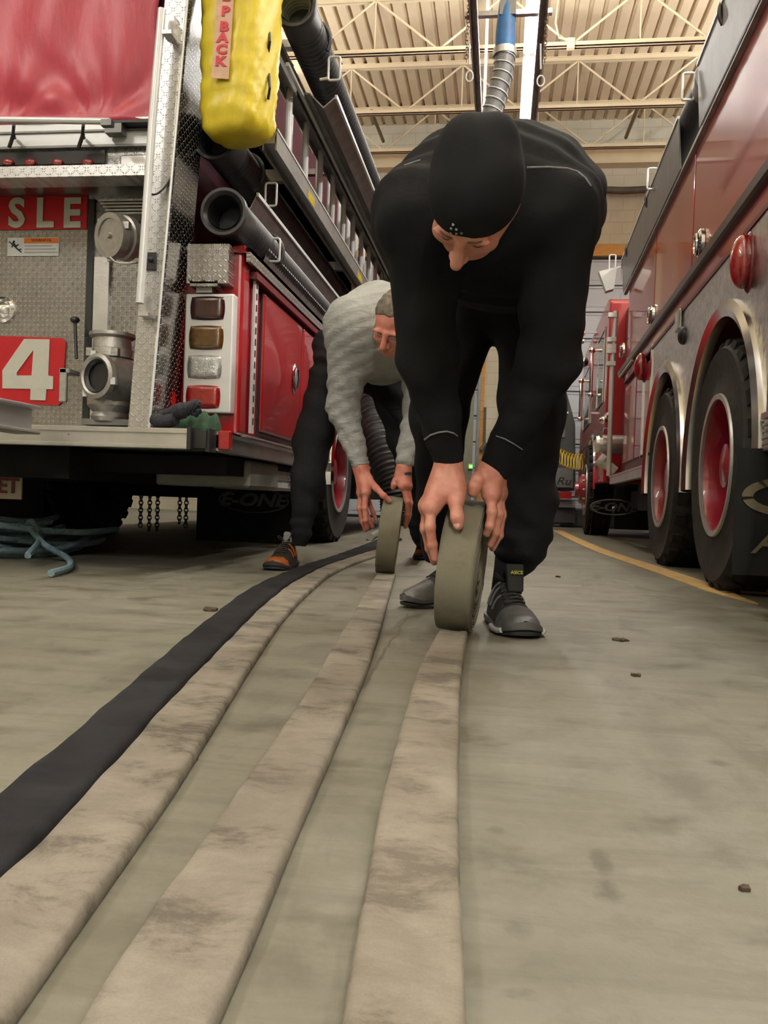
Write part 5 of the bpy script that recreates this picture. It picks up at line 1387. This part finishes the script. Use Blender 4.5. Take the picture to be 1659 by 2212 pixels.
def shoe(parent, heel, toe, L, mats, name, lift=0.0, wide=1.0, style=0, zlift=0.0, laces=True):
    heel = Vector(heel); toe = Vector(toe); f = (toe-heel); f.z = 0; f.normalize(); r = Vector((f.y, -f.x, 0))
    secs = [(0, .020, .040), (.03, .030, .066), (.12, .036, .088), (.26, .038, .104), (.38, .039, .100), (.5, .043, .082), (.62, .048, .066), (.75, .050, .054), (.86, .046, .045), (.94, .036, .034), (.985, .022, .022), (1, .008, .012)]
    soleh = lambda t: .026-.008*min(1, t*1.4)+(.020*max(0, (t-.8)/.2)**2)
    def P3(t, u, z): return heel+f*(t*L)+r*u+Vector((0, 0, z+zlift+lift*(1-t)))
    N = 15
    # upper
    b = MB()
    for t, w, h in secs:
        for k in range(N):
            a = PI*k/(N-1); cx = math.cos(a); sx = math.sin(a)
            q = (abs(cx)**2.3+abs(sx)**2.3)**(-1/2.3)
            b.v.append(tuple(P3(t, -w*wide*q*cx*(1-.12*sx if t < .5 else 1), soleh(t)-.006+h*q*sx)))
    for i in range(len(secs)-1):
        for k in range(N-1): b.f.append((i*N+k, i*N+k+1, (i+1)*N+k+1, (i+1)*N+k)); b.m.append(0)
    b.f.append(tuple(range(N))); b.f.append(tuple((len(secs)-1)*N+k for k in range(N))); b.m += [0, 0]
    up = b.build(name, mats['upper'], parent, angle=180)
    ss = up.modifiers.new('sub', 'SUBSURF'); ss.levels = 1; ss.render_levels = 2
    # soles: dark outsole, pale midsole
    def slab(nm, z0, z1, grow, mat, t0=0.0, t1=1.0, par=up):
        b = MB(); ts = [t0+(t1-t0)*i/26 for i in range(27)]
        def W(t):
            for i in range(len(secs)-1):
                if secs[i][0] <= t <= secs[i+1][0]: q = (t-secs[i][0])/(secs[i+1][0]-secs[i][0]); return (secs[i][1]+(secs[i+1][1]-secs[i][1])*q)*wide+grow
            return .01
        for t in ts:
            tt = max(.0, min(1, t)); w = W(tt); s0 = .014*max(0, (t-.75)/.25)**1.6; top = soleh(t)
            for (u, z) in ((-w*.92, z0*top+s0*.7), (-w, (z0+.15*(z1-z0))*top+s0*.7), (-w, z1*top+s0*.3), (w, z1*top+s0*.3), (w, (z0+.15*(z1-z0))*top+s0*.7), (w*.92, z0*top+s0*.7)): b.v.append(tuple(P3(-.012+t*1.03, u, z)))
        for i in range(26):
            for k in range(6): l = (k+1) % 6; b.f.append((i*6+k, i*6+l, (i+1)*6+l, (i+1)*6+k)); b.m.append(0)
        b.f.append(tuple(range(6))); b.f.append(tuple(26*6+k for k in range(5, -1, -1))); b.m += [0, 0]
        return b.build(nm, mat, par, angle=50)
    slab('outsole', 0.0, .42, .003, mats['sole']); slab('midsole', .40, 1.05, .006, mats['mid'])
    # toe cap overlay
    b = MB(); NT = 9; rows = [i/8 for i in range(9)]
    def S_at(t):
        for i in range(len(secs)-1):
            if secs[i][0] <= t <= secs[i+1][0]: q = (t-secs[i][0])/(secs[i+1][0]-secs[i][0]); return [secs[i][j]+(secs[i+1][j]-secs[i][j])*q for j in (1, 2)]
        return secs[-1][1:]
    def surf(t, a, g):
        w, h = S_at(t); cx, sx = math.cos(a), math.sin(a); q = (abs(cx)**2.3+abs(sx)**2.3)**(-1/2.3)
        return P3(t+(g if t > .9 else 0)*1.5, -(w*wide+g)*q*cx, soleh(t)-.006+(h+g)*q*sx)
    for i in range(13):
        t = .70+.30*i/12
        for k in range(N): b.v.append(tuple(surf(t, PI*k/(N-1), .0025)))
    for i in range(12):
        for k in range(N-1):
            a = abs(k-(N-1)/2)/((N-1)/2)
            if style == 0 or .70+.30*i/12 > .84-.10*a: b.f.append((i*N+k, i*N+k+1, (i+1)*N+k+1, (i+1)*N+k)); b.m.append(0)
    b.build('toe_cap', mats['toe'], up, angle=180)
    # side stripes
    b = MB()
    for s in (.18, .30, .42):
        for sd in (0, 1):
            aa = [.12*PI+.30*PI*j/6 for j in range(7)]; aa = aa if sd == 0 else [PI-x for x in aa]
            b.tube([surf(s+.10*j/6, a, .0012) for j, a in enumerate(aa)], .0035, 6)
    b.build('side_stripe', mats['stripe'], up)
    if laces:
        for j in range(6):
            t = .36+.052*j; b = MB()
            b.tube([surf(t, PI*(.5+.16*(i/4-.5)*2), .004) for i in range(5)], .0028, 6)
            b.tube([surf(t+.04*(i/4), PI*(.5+.15*(i/4-.5)*2), .005) for i in range(5)], .0025, 6)
            b.build('lace', mats['lace'], up)
        for sd in (-1, 1):
            b = MB(); c = surf(.36, PI*.5, .012); pts = []
            for i in range(14):
                a = i/13*2*PI; pts.append(c+r*sd*(.028*math.sin(a/2)+.008)+f*(.035*math.sin(a))*.6+Vector((0, 0, .028*(1-math.cos(a))*(.5 if sd > 0 else 1)*.7)))
            b.tube(pts, .0026, 6, closed=True); b.build('lace_loop', mats['lace'], up)
    return up, surf, P3
def hand_sdf(S, W, F, palm_r=.019, k=.012, fing_k=.006):
    """F: dict of finger -> list of (point, radius); W: wrist point, radius"""
    w, wr = W
    mcps = [F[n][0][0] for n in ('index', 'middle', 'ring', 'pinky')]
    for m in mcps: S.cap(w, m, wr*.75, F['index'][0][1]*1.45, .02)
    for i in range(3): S.cap(mcps[i], mcps[i+1], F['index'][0][1]*1.3, F['index'][0][1]*1.2, .012)
    mid = (np.array(mcps[0])+np.array(mcps[3])+np.array(w))/3
    S.cap(w, mid, wr*.8, palm_r, .02)
    th = F['thumb']; S.cap(w, th[0][0], wr*.7, th[0][1]*1.1, .02); S.cap(th[0][0], mcps[0], th[0][1]*.9, F['index'][0][1]*1.1, .02)
    for nme, ch in F.items():
        tmp = SDF(S.lo, S.lo+(S.n-1)*S.h, S.h)
        tmp.D[...] = .2
        for i in range(len(ch)-1): tmp.cap(ch[i][0], ch[i+1][0], ch[i][1], ch[i+1][1], .003)
        for i in range(1, len(ch)-1): q = ch[i]; tmp.ell(q[0], (q[1]*1.1,)*3, k=.005)
        D1, D2 = S.D, tmp.D[tuple(slice(0, n) for n in S.n)]
        h = np.maximum(fing_k-np.abs(D1-D2), 0)/fing_k; S.D = np.minimum(D1, D2)-h*h*fing_k*.25
def PX(*q): return np.array(at(*q))
# =================================================================== PERSON IN BLACK
P1 = thing('person', 'person in black hat, black sweater and black trousers bending to roll the nearer hose', 'person', (0.0, 2.3, 0))
BK = cloth('black_sweater', (.0045, .005, .006, 1), (.008, .009, .011, 1), wr=.25)
BK2 = cloth('black_trousers', (.004, .0045, .0055, 1), (.007, .0075, .009, 1), wr=.35)
HATM = cloth('black_knit_hat', (.006, .007, .0085, 1), (.011, .012, .0145, 1), fs=420, wr=.1)
GREYT = simple('grey_seam_thread', (.16, .16, .165), .8, 0, .3, 80)
shL, elL, wrL = PX(903, 460, 1.82), PX(925, 775, 1.96), PX(967, 985, 2.045)
shR, elR, wrR = PX(1208, 455, 1.84), PX(1186, 775, 1.99), PX(1074, 1005, 2.09)
chest, back, hips = PX(1055, 455, 1.92), PX(1102, 448, 2.02), PX(1085, 585, 2.42)
hpL, knL, anL = PX(1010, 640, 2.46), PX(948, 900, 2.42), PX(948, 1180, 2.66)
hpR, knR, anR = PX(1140, 640, 2.44), PX(1150, 870, 2.34), PX(1112, 1205, 2.38)
# sweater
S = SDF((-.42, 1.55, .34), (.36, 2.72, 1.36), .008)
S.ell(back, (.225, .22, .172), k=.06)
S.ell(chest, (.20, .17, .16), k=.08)
S.cap(back+np.array((0, .05, -.02)), hips+np.array((0, -.02, .02)), .165, .165, .08)
S.ell(PX(1065, 520, 2.1), (.17, .2, .16), k=.08)
S.chain([shL, elL], [.078, .070], .05); S.cap(elL, wrL, .068, .040, .03)
S.chain([shR, elR], [.080, .072], .05); S.cap(elR, wrR, .069, .041, .03)
S.cap(shL, back, .085, .13, .09); S.cap(shR, back, .078, .12, .06); S.ell(PX(975, 410, 1.95), (.11, .11, .105), k=.07)
S.cap(PX(1040, 435, 1.84), PX(1035, 430, 1.75), .082, .068, .04)          # collar
S.folds(lambda X, Y, Z: .0028*np.sin(55*Z+18*X+6*np.sin(14*Y))*np.clip((Z-.3)*2, 0, 1)+.0022*np.sin(38*X-44*Z+10*Y))
np_mesh('sweater', [S.mesh()], BK, P1)
# trousers
S = SDF((-.45, 2.1, .05), (.36, 2.95, 1.2), .008)
S.ell(hips, (.155, .17, .15), k=.06)
S.cap(hpL, knL, .098, .080, .05); S.chain([knL, anL], [.078, .058], .04)
S.cap(hpR, knR, .100, .086, .05); S.cap(knR, PX(1132, 1080, 2.36), .086, .086, .04); S.cap(PX(1132, 1080, 2.36), PX(1129, 1170, 2.36), .085, .074, .03); S.cap(PX(1129, 1168, 2.38), PX(1120, 1205, 2.41), .070, .056, .03)
S.folds(lambda X, Y, Z: .004*np.sin(60*Z+22*X+5*np.sin(9*X))*np.clip((.75-Z)*2, .15, 1)+.003*np.sin(30*Z-50*X+12*Y)+.004*np.sin(120*Z)*np.exp(-((Z-.2)/.07)**2))
np_mesh('trousers', [S.mesh()], BK2, P1)
# body: torso, limbs under the clothes + head + hands
Bd = SDF((-.45, 1.4, .06), (.4, 2.95, 1.34), .012)
Bd.ell(back, (.2, .19, .155), k=.05); Bd.cap(back, hips, .14, .13, .06)
Bd.cap(shL, elL, .05, .042, .03); Bd.cap(elL, wrL, .040, .027, .03); Bd.cap(shR, elR, .05, .042, .03); Bd.cap(elR, wrR, .040, .027, .03)
Bd.cap(shL, back, .05, .09); Bd.cap(shR, back, .05, .09)
Bd.cap(hpL, knL, .08, .055, .05); Bd.cap(knL, anL, .055, .036, .03); Bd.cap(hpR, knR, .08, .055, .05); Bd.cap(knR, anR, .055, .036, .03)
Bd.cap(back, PX(1036, 430, 1.78), .06, .052, .04); Bd.cap(PX(1036, 430, 1.78), PX(1032, 428, 1.70), .052, .052)
MH1 = frame_from((.03, -.97, .10), (-.24, -.20, -.95))
HC1 = PX(1026, 428, 1.60)
H1s, T1 = head_sdf(HC1, MH1, .003, neck_to=PX(1036, 430, 1.76), sc=1.0)
r_ = .0105
Sa = SDF(PX(960, 1100, 2.07)-np.array((.10, .13, .17)), PX(960, 1100, 2.07)+np.array((.09, .13, .19)), .0026)
FA = {'index': [(PX(931, 1096, 2.005), .0135), (PX(929, 1138, 1.99), .0125), (PX(934, 1176, 2.00), .0112), (PX(940, 1206, 2.01), .0095)],
      'middle': [(PX(923, 1096, 2.035), .0135), (PX(919, 1143, 2.035), .0122), (PX(928, 1184, 2.05), .0108), (PX(938, 1214, 2.065), .0092)],
      'ring': [(PX(922, 1092, 2.07), .0128), (PX(918, 1136, 2.075), .0116), (PX(928, 1176, 2.09), .0104), (PX(937, 1203, 2.10), .009)],
      'pinky': [(PX(926, 1086, 2.10), .0115), (PX(922, 1124, 2.11), .0102), (PX(930, 1156, 2.12), .0092), (PX(938, 1178, 2.13), .008)],
      'thumb': [(PX(984, 1052, 2.03), .0185), (PX(984, 1088, 2.012), .0165), (PX(988, 1117, 1.998), .0158), (PX(990, 1134, 1.998), .0132)]}
hand_sdf(Sa, (PX(970, 1000, 2.05), .029), FA)
Sa.cap(PX(967, 975, 2.045), PX(972, 1018, 2.05), .027, .027, .02)
Sa.cap(PX(985, 1035, 2.04), PX(992, 1072, 2.02), .018, .013, .02)
Sb = SDF(PX(1062, 1090, 2.11)-np.array((.10, .13, .16)), PX(1062, 1090, 2.11)+np.array((.10, .13, .17)), .0026)
FB = {'index': [(PX(1060, 1068, 2.07), .0135), (PX(1063, 1106, 2.055), .0122), (PX(1058, 1136, 2.055), .0108), (PX(1051, 1152, 2.065), .0095)],
      'middle': [(PX(1071, 1066, 2.10), .0135), (PX(1077, 1112, 2.095), .0122), (PX(1070, 1150, 2.10), .0108), (PX(1059, 1176, 2.11), .0094)],
      'ring': [(PX(1077, 1066, 2.13), .0128), (PX(1083, 1114, 2.13), .0116), (PX(1078, 1156, 2.135), .0104), (PX(1064, 1184, 2.145), .009)],
      'pinky': [(PX(1079, 1068, 2.16), .0118), (PX(1084, 1108, 2.165), .0104), (PX(1079, 1138, 2.17), .0094), (PX(1068, 1158, 2.18), .0082)],
      'thumb': [(PX(1047, 1026, 2.08), .018), (PX(1032, 1036, 2.06), .0165), (PX(1025, 1051, 2.05), .0158), (PX(1022, 1062, 2.05), .0145)]}
hand_sdf(Sb, (PX(1064, 1018, 2.09), .030), FB)
Sb.cap(PX(1078, 985, 2.09), PX(1060, 1022, 2.09), .028, .027, .02)
np_mesh('body', [Bd.mesh(), H1s.mesh(), Sa.mesh(), Sb.mesh()], SKIN, P1)
# nails
NAIL = simple('nail', srgb(226, 176, 160), .3)
def nail(p, q, r, n, par, s=1.0):
    p, q = Vector(p), Vector(q); t = (q-p).normalized(); n = Vector(n); n = (n-t*n.dot(t)).normalized(); x = t.cross(n)
    Mx = Matrix((x, t, n)).transposed(); b = MB(); b.ellip(q+n*r*.78-t*r*.1, r*.62*s, r*.85*s, r*.28, 12, 6, Mx); return b.build('finger_nail', NAIL, par)
bodyo = P1.children[2]
nail(FA['thumb'][2][0], FA['thumb'][3][0], .0132, (-.35, -1, .1), P1)
# hat: knitted cap with a slightly pointed crown and rolled edge
Sh = SDF(HC1-.22, HC1+.22, .0035)
Tl = lambda x, y, z: HC1+MH1 @ np.array((x, y, z))
Sh.ell(Tl(0, -.010, .04), (.0895, .106, .094), MH1, k=.02)
Sh.ell(Tl(.03, -.06, .08), (.05, .05, .045), MH1, k=.04)
Sh.ell(Tl(-.02, -.092, .07), (.028, .03, .035), MH1, k=.04)
sl, X, Y, Z = Sh.sub(HC1-.25, HC1+.25)
lx = (X-HC1[0])*MH1[0][0]+(Y-HC1[1])*MH1[1][0]+(Z-HC1[2])*MH1[2][0]
ly = (X-HC1[0])*MH1[0][1]+(Y-HC1[1])*MH1[1][1]+(Z-HC1[2])*MH1[2][1]
lz = (X-HC1[0])*MH1[0][2]+(Y-HC1[1])*MH1[1][2]+(Z-HC1[2])*MH1[2][2]
cutz = .030+.30*(ly-.08)+.0*lx
Sh.D[sl] = np.maximum(Sh.D[sl], (cutz-lz))
Sh.D[sl] += .0012*np.sin(lz*60+3*np.sin(lx*30)).astype(np.float32)
hat = np_mesh('knit_hat', [Sh.mesh()], HATM, P1)
# small pale emblem of dots on the hat, seams on sweater: laid on the real surface
from mathutils.bvhtree import BVHTree
def surf_hits(obj, pix, off=.001):
    dg = bpy.context.evaluated_depsgraph_get(); bpy.context.view_layer.update()
    ev = obj.evaluated_get(dg); me = ev.to_mesh(); mw = obj.matrix_world
    bvh = BVHTree.FromPolygons([mw @ v.co for v in me.vertices], [tuple(p.vertices) for p in me.polygons]); out = []
    for px, py in pix:
        d = ray(px, py).normalized(); h = bvh.ray_cast(Vector((0, 0, CAM_Z)), d)
        if h[0] is not None: out.append((h[0]-d*off, h[1]))
    ev.to_mesh_clear(); return out
b = MB()
for i, (px, py) in enumerate(((979, 485), (975, 493), (986, 495), (974, 503), (986, 504), (997, 503))):
    for p, n in surf_hits(hat, [(px, py)]): b.ellip(p, .0028, .0015, .0034, 8, 5)
b.build('hat_emblem', simple('pale_thread', (.22, .22, .22), .7), hat)
sw = [o for o in P1.children if o.name.startswith('sweater')][0]
def seam(pix, par, r=.0022, mat=None, nm='seam'):
    pts = [h[0] for h in surf_hits(par, pix)]
    if len(pts) > 2: b = MB(); b.tube(spath(pts, 3), r, 6); b.build(nm, mat or GREYT, par)
def lin(pts, n=8):
    out = []
    for i in range(len(pts)-1):
        for k in range(n): out.append((pts[i][0]+(pts[i+1][0]-pts[i][0])*k/n, pts[i][1]+(pts[i+1][1]-pts[i][1])*k/n))
    return out+[pts[-1]]
seam(lin([(1138, 362), (1185, 361), (1225, 364), (1248, 371), (1265, 385), (1277, 402)], 4), sw)
seam(lin([(873, 358), (890, 352), (908, 346)], 4), sw)
seam(lin([(917, 950), (930, 940), (948, 934), (965, 932), (980, 936), (988, 942)], 3), sw)
seam(lin([(1072, 942), (1090, 948), (1110, 959), (1128, 971)], 3), sw, .0018)
# eyebrows
b = MB()
for s in (-1, 1): b.tube(spath([Vector(T1(s*.015, .0985, .028)), Vector(T1(s*.03, .0985, .033)), Vector(T1(s*.047, .0865, .029))], 5), .0022, 6)
b.build('eyebrow', simple('brown_hair', (.13, .07, .045), .8), P1)
for s in (-1, 1):
    b = MB(); b.tube(spath([Vector(T1(s*.019, .0885, .001)), Vector(T1(s*.031, .0915, -.0015)), Vector(T1(s*.043, .086, .001))], 5), .0009, 6); b.build('eyelid_line', simple('dark_lash', (.10, .04, .03), .8), P1)
# shoes
mA = {'upper': simple('dark_grey_mesh_upper', (.03, .031, .033), .6, 0, .4, 60, .5, 240), 'toe': simple('silver_grey_toe', (.16, .165, .165), .38, .35, .2, 40, .25, 300), 'sole': simple('black_outsole', (.01, .01, .011), .7),
      'mid': simple('black_white_midsole', (.09, .09, .09), .5), 'stripe': simple('silver_stripe', (.30, .30, .30), .4, .4), 'lace': simple('black_lace', (.015, .015, .016), .8)}
s1, sf, p3 = shoe(P1, (.005, 2.435, 0), (.078, 2.115, 0), .325, mA, 'running_shoe', wide=1.12)
b = MB()
for t0, sd in ((.62, 0), (.62, 1)):
    pts = [sf(t0+.36*j/9, (.02 if sd == 0 else .98)*PI, .008)+Vector((0, 0, -.003)) for j in range(8)]
    b.tube(pts, .007, 8)
b.each('white_midsole_wedge', simple('white_foam', (.55, .55, .54), .5), s1)
# tongue with its word, collar and sock
b = MB(); tg = [sf(.30, PI*.5, .0), sf(.25, PI*.5, .02), sf(.22, PI*.5, .045)]
fdir = (Vector((.078, 2.125, 0))-Vector((.015, 2.425, 0))).normalized(); rdir = Vector((fdir.y, -fdir.x, 0))
c = Vector(PX(1114, 1243, 2.285))
b.hexa([c-rdir*.022+fdir*.010+Vector((0, 0, -.045)), c+rdir*.022+fdir*.010+Vector((0, 0, -.045)), c+rdir*.022-fdir*.005+Vector((0, 0, -.045)), c-rdir*.022-fdir*.005+Vector((0, 0, -.045))],
       [c-rdir*.026-fdir*.012+Vector((0, 0, .03)), c+rdir*.026-fdir*.012+Vector((0, 0, .03)), c+rdir*.026-fdir*.024+Vector((0, 0, .03)), c-rdir*.026-fdir*.024+Vector((0, 0, .03))])
tn = b.build('tongue', simple('dark_tongue', (.011, .012, .013), .85, 0, .3, 60), s1, bevel=.006, seg=3)
Mt = Matrix.Translation(c+Vector((0.002, 0, .008))+fdir*.003) @ Matrix(((rdir.x*-1, 0, fdir.x, 0), (rdir.y*-1, 0, fdir.y, 0), (0, 1, .0, 0), (0, 0, 0, 1)))
text_mesh('tongue_word', 'ASICS', .013, Mt, simple('yellow_thread', (.55, .5, .05), .6), tn, .001, .0004)
b = MB(); b.tube([Vector(anR)+Vector((-.01, .03, .0)), (.035, 2.385, .16), (.03, 2.39, .09)], [.046, .043, .044], 18); b.build('sock', BK2, s1)
s2, *_ = shoe(P1, (-.06, 2.80, 0), (-.285, 2.60, 0), .30, mA, 'running_shoe', lift=.05)
b = MB(); b.tube([Vector(anL), (-.11, 2.74, .14)], [.045, .043], 16); b.build('sock', BK2, s2)
# =================================================================== PERSON IN GREY
P2 = thing('person', 'person in grey sweatshirt and black trousers bending over the farther hose roll', 'person', (-.6, 4.0, 0))
GR = cloth('grey_sweatshirt', srgb(150, 152, 148), srgb(172, 173, 168), sc=14, bs=.6, wr=.8)
BT = cloth('dark_trousers', (.008, .009, .011, 1), (.013, .0145, .017, 1), wr=.5)
a1, a2, a3 = PX(763, 705, 3.52), PX(741, 880, 3.62), PX(772, 985, 3.62)
b1, b2, b3 = PX(905, 705, 3.55), PX(905, 880, 3.70), PX(876, 990, 3.67)
ch2, hp2 = PX(832, 725, 3.62), PX(790, 775, 4.10)
S = SDF((-1.05, 3.2, .45), (-.1, 4.4, 1.42), .0095)
S.ell(ch2, (.20, .17, .17), k=.07); S.cap(PX(820, 705, 3.72), hp2+np.array((0, -.1, .02)), .17, .15, .08)
S.ell(PX(825, 770, 3.75), (.15, .17, .13), k=.06)
S.cap(a1, a2, .112, .070, .07); S.cap(a2, a3, .070, .046, .03); S.cap(a3, PX(776, 1000, 3.62), .043, .039, .01)
S.cap(b1, b2, .095, .068, .05); S.cap(b2, b3, .066, .046, .03)
S.cap(a1, PX(815, 690, 3.66), .105, .15, .09); S.cap(b1, ch2, .09, .12, .05)
S.folds(lambda X, Y, Z: .0035*np.sin(75*Z+40*X+5*np.sin(20*X))*np.clip((1.1-Z)*2.5, .2, 1)+.0025*np.sin(120*Z-60*X+8*Y))
gs = np_mesh('sweatshirt', [S.mesh()], GR, P2)
S = SDF((-1.15, 3.6, .1), (-.2, 4.65, 1.3), .0095)
l1_, l2_, l3_ = PX(728, 775, 4.08), PX(675, 950, 3.95), PX(648, 1166, 3.86)
m1_, m2_, m3_ = PX(835, 800, 4.12), PX(872, 950, 4.05), PX(905, 1158, 4.34)
S.ell(PX(785, 790, 4.12), (.17, .16, .14), k=.06)
S.cap(l1_, l2_, .115, .088, .06); S.cap(l2_, PX(665, 1040, 3.88), .086, .078, .05); S.cap(PX(665, 1040, 3.88), l3_, .076, .045, .04)
S.cap(m1_, m2_, .115, .072, .06); S.cap(m2_, m3_, .070, .042, .04)
S.cap(PX(700, 740, 4.1), PX(735, 760, 4.1), .06, .09, .05)
S.folds(lambda X, Y, Z: .004*np.sin(50*Z+25*X)+.005*np.sin(110*Z)*np.exp(-((Z-.2)/.06)**2)+.006*np.sin(90*Z+20*X)*np.exp(-((Z-1.0)/.08)**2))
np_mesh('trousers', [S.mesh()], BT, P2)
Bd = SDF((-1.1, 3.1, .1), (-.15, 4.6, 1.36), .014)
Bd.ell(ch2, (.17, .14, .14), k=.05); Bd.cap(ch2, hp2, .13, .13, .06); Bd.cap(a1, a2, .055, .045); Bd.cap(a2, a3, .042, .03); Bd.cap(b1, b2, .055, .045); Bd.cap(b2, b3, .042, .03)
Bd.cap(l1_, l2_, .08, .055); Bd.cap(l2_, l3_, .055, .036); Bd.cap(m1_, m2_, .08, .055); Bd.cap(m2_, m3_, .055, .034); Bd.cap(ch2, PX(862, 700, 3.45), .07, .055, .04)
HC2 = PX(856, 702, 3.30); MH2 = frame_from((.02, -.72, .66), (-.30, -.60, -.70))
H2s, T2 = head_sdf(HC2, MH2, .0038, neck_to=PX(862, 715, 3.46), sc=1.04)
Sc = SDF(PX(800, 1070, 3.62)-np.array((.14, .13, .19)), PX(800, 1070, 3.62)+np.array((.14, .13, .2)), .0036)
FC = {'index': [(PX(790, 1062, 3.58), .0145), (PX(788, 1097, 3.575), .0128), (PX(790, 1124, 3.58), .0112), (PX(794, 1142, 3.60), .0096)],
      'middle': [(PX(781, 1064, 3.61), .0145), (PX(777, 1098, 3.61), .0128), (PX(783, 1126, 3.62), .0112), (PX(790, 1145, 3.63), .0096)],
      'ring': [(PX(783, 1060, 3.645), .0138), (PX(787, 1096, 3.66), .0122), (PX(797, 1122, 3.665), .0108), (PX(805, 1138, 3.67), .0094)],
      'pinky': [(PX(789, 1056, 3.67), .0125), (PX(797, 1086, 3.69), .011), (PX(806, 1108, 3.695), .0098), (PX(813, 1124, 3.70), .0086)],
      'thumb': [(PX(796, 1035, 3.60), .0165), (PX(813, 1055, 3.575), .0145), (PX(829, 1071, 3.565), .0130), (PX(842, 1083, 3.57), .0105)]}
hand_sdf(Sc, (PX(779, 1008, 3.62), .031), FC); Sc.cap(PX(773, 985, 3.62), PX(779, 1012, 3.62), .029, .028, .02)
Sd = SDF(PX(868, 1070, 3.68)-np.array((.12, .13, .19)), PX(868, 1070, 3.68)+np.array((.12, .13, .2)), .0036)
FD = {'index': [(PX(872, 1050, 3.64), .0145), (PX(880, 1084, 3.635), .0128), (PX(879, 1112, 3.645), .0112), (PX(875, 1132, 3.66), .0096)],
      'middle': [(PX(877, 1050, 3.67), .0145), (PX(884, 1088, 3.67), .0128), (PX(882, 1118, 3.68), .0112), (PX(876, 1138, 3.69), .0096)],
      'ring': [(PX(880, 1050, 3.70), .0138), (PX(886, 1086, 3.705), .0122), (PX(884, 1112, 3.71), .0108), (PX(878, 1132, 3.72), .0094)],
      'pinky': [(PX(880, 1050, 3.73), .0125), (PX(885, 1080, 3.74), .011), (PX(883, 1102, 3.745), .0098), (PX(878, 1118, 3.75), .0086)],
      'thumb': [(PX(862, 1028, 3.66), .0165), (PX(855, 1038, 3.645), .0145), (PX(851, 1047, 3.64), .0130), (PX(849, 1053, 3.64), .0115)]}
hand_sdf(Sd, (PX(872, 1012, 3.67), .030), FD); Sd.cap(PX(875, 985, 3.67), PX(872, 1015, 3.67), .029, .028, .02)
np_mesh('body', [Bd.mesh(), H2s.mesh(), Sc.mesh(), Sd.mesh()], SKIN2, P2)
# short grey hair
Sh = SDF(HC2-.2, HC2+.2, .005)
Tl = lambda x, y, z: HC2+MH2 @ (np.array((x, y, z))*1.04)
Sh.ell(Tl(0, -.018, .042), (.086, .106, .096), MH2, k=.02)
sl, X, Y, Z = Sh.sub(HC2-.25, HC2+.25)
ly = (X-HC2[0])*MH2[0][1]+(Y-HC2[1])*MH2[1][1]+(Z-HC2[2])*MH2[2][1]; lz = (X-HC2[0])*MH2[0][2]+(Y-HC2[1])*MH2[1][2]+(Z-HC2[2])*MH2[2][2]
Sh.D[sl] = np.maximum(Sh.D[sl], (.05+.9*(ly-.03)-lz)*.75); Sh.D[sl] += (.0025*np.sin(X*150+Y*60)*np.sin(Z*140)).astype(np.float32)
np_mesh('short_hair', [Sh.mesh()], cloth('grey_brown_hair', srgb(88, 80, 70), srgb(130, 122, 112), fs=500, wr=.3, sc=60), P2, 1)
b = MB(); q = PX(872, 1022, 3.67); b.lathe([(-.011, .031), (-.011, .036), (.011, .036), (.011, .031)], q, Vector((.1, 0, -1)), 24, closed=True); b.build('wrist_watch', simple('dark_watch_band', (.03, .035, .035), .5), P2)
b = MB(); b.lathe([(-.006, .031), (-.006, .041), (.006, .041), (.006, .031)], PX(778, 1001, 3.62), Vector((.15, 0, -1)), 20, closed=True); b.build('cuff', GR, gs)
# glasses
b = MB()
for s in (-1, 1): b.tube([Vector(T2(s*.032+math.cos(a)*.022, .102, .004+math.sin(a)*.016)) for a in [k*PI/8 for k in range(16)]], .0014, 5, closed=True); b.tube([Vector(T2(s*.054, .100, .008)), Vector(T2(s*.082, .0, .01))], .0015, 5)
b.tube([Vector(T2(-.01, .102, .008)), Vector(T2(.01, .102, .008))], .0015, 5); b.build('glasses', M['grey_metal'], P2)
mB = {'upper': simple('black_brown_upper', (.022, .018, .015), .7, 0, .4, 60, .5, 240), 'toe': simple('orange_toe', srgb(178, 98, 42), .6, 0, .25, 50, .3, 200), 'sole': simple('grey_black_sole', (.02, .022, .024), .7),
      'mid': simple('dark_midsole', (.03, .032, .034), .6), 'stripe': simple('orange_web', srgb(190, 110, 50), .6), 'lace': simple('dark_lace', (.02, .018, .015), .8)}
def gxy(px, py): v = fl(px, py); return (v.x, v.y, 0)
t_ = fl(588, 1233); h_ = t_+(fl(668, 1212)-t_).normalized()*.31
s3, *_ = shoe(P2, (h_.x, h_.y, 0), (t_.x, t_.y, 0), .31, mB, 'trail_shoe', wide=1.15, style=1)
fd_ = (t_-h_).normalized(); b = MB(); b.tube([Vector(l3_), h_+fd_*.06+Vector((0, 0, .14)), h_+fd_*.06+Vector((0, 0, .09))], [.03, .033, .036], 14); b.build('sock', simple('grey_sock', (.3, .3, .3), .9), s3)
h_ = fl(914, 1203); t_ = fl(906, 1223)
s4, *_ = shoe(P2, (h_.x, h_.y, 0), (t_.x, t_.y, 0), .29, mB, 'trail_shoe', style=1)
b = MB(); b.tube([Vector(m3_), (h_.x-.01, h_.y-.06, .10)], [.04, .042], 14); b.build('sock', BT, s4)
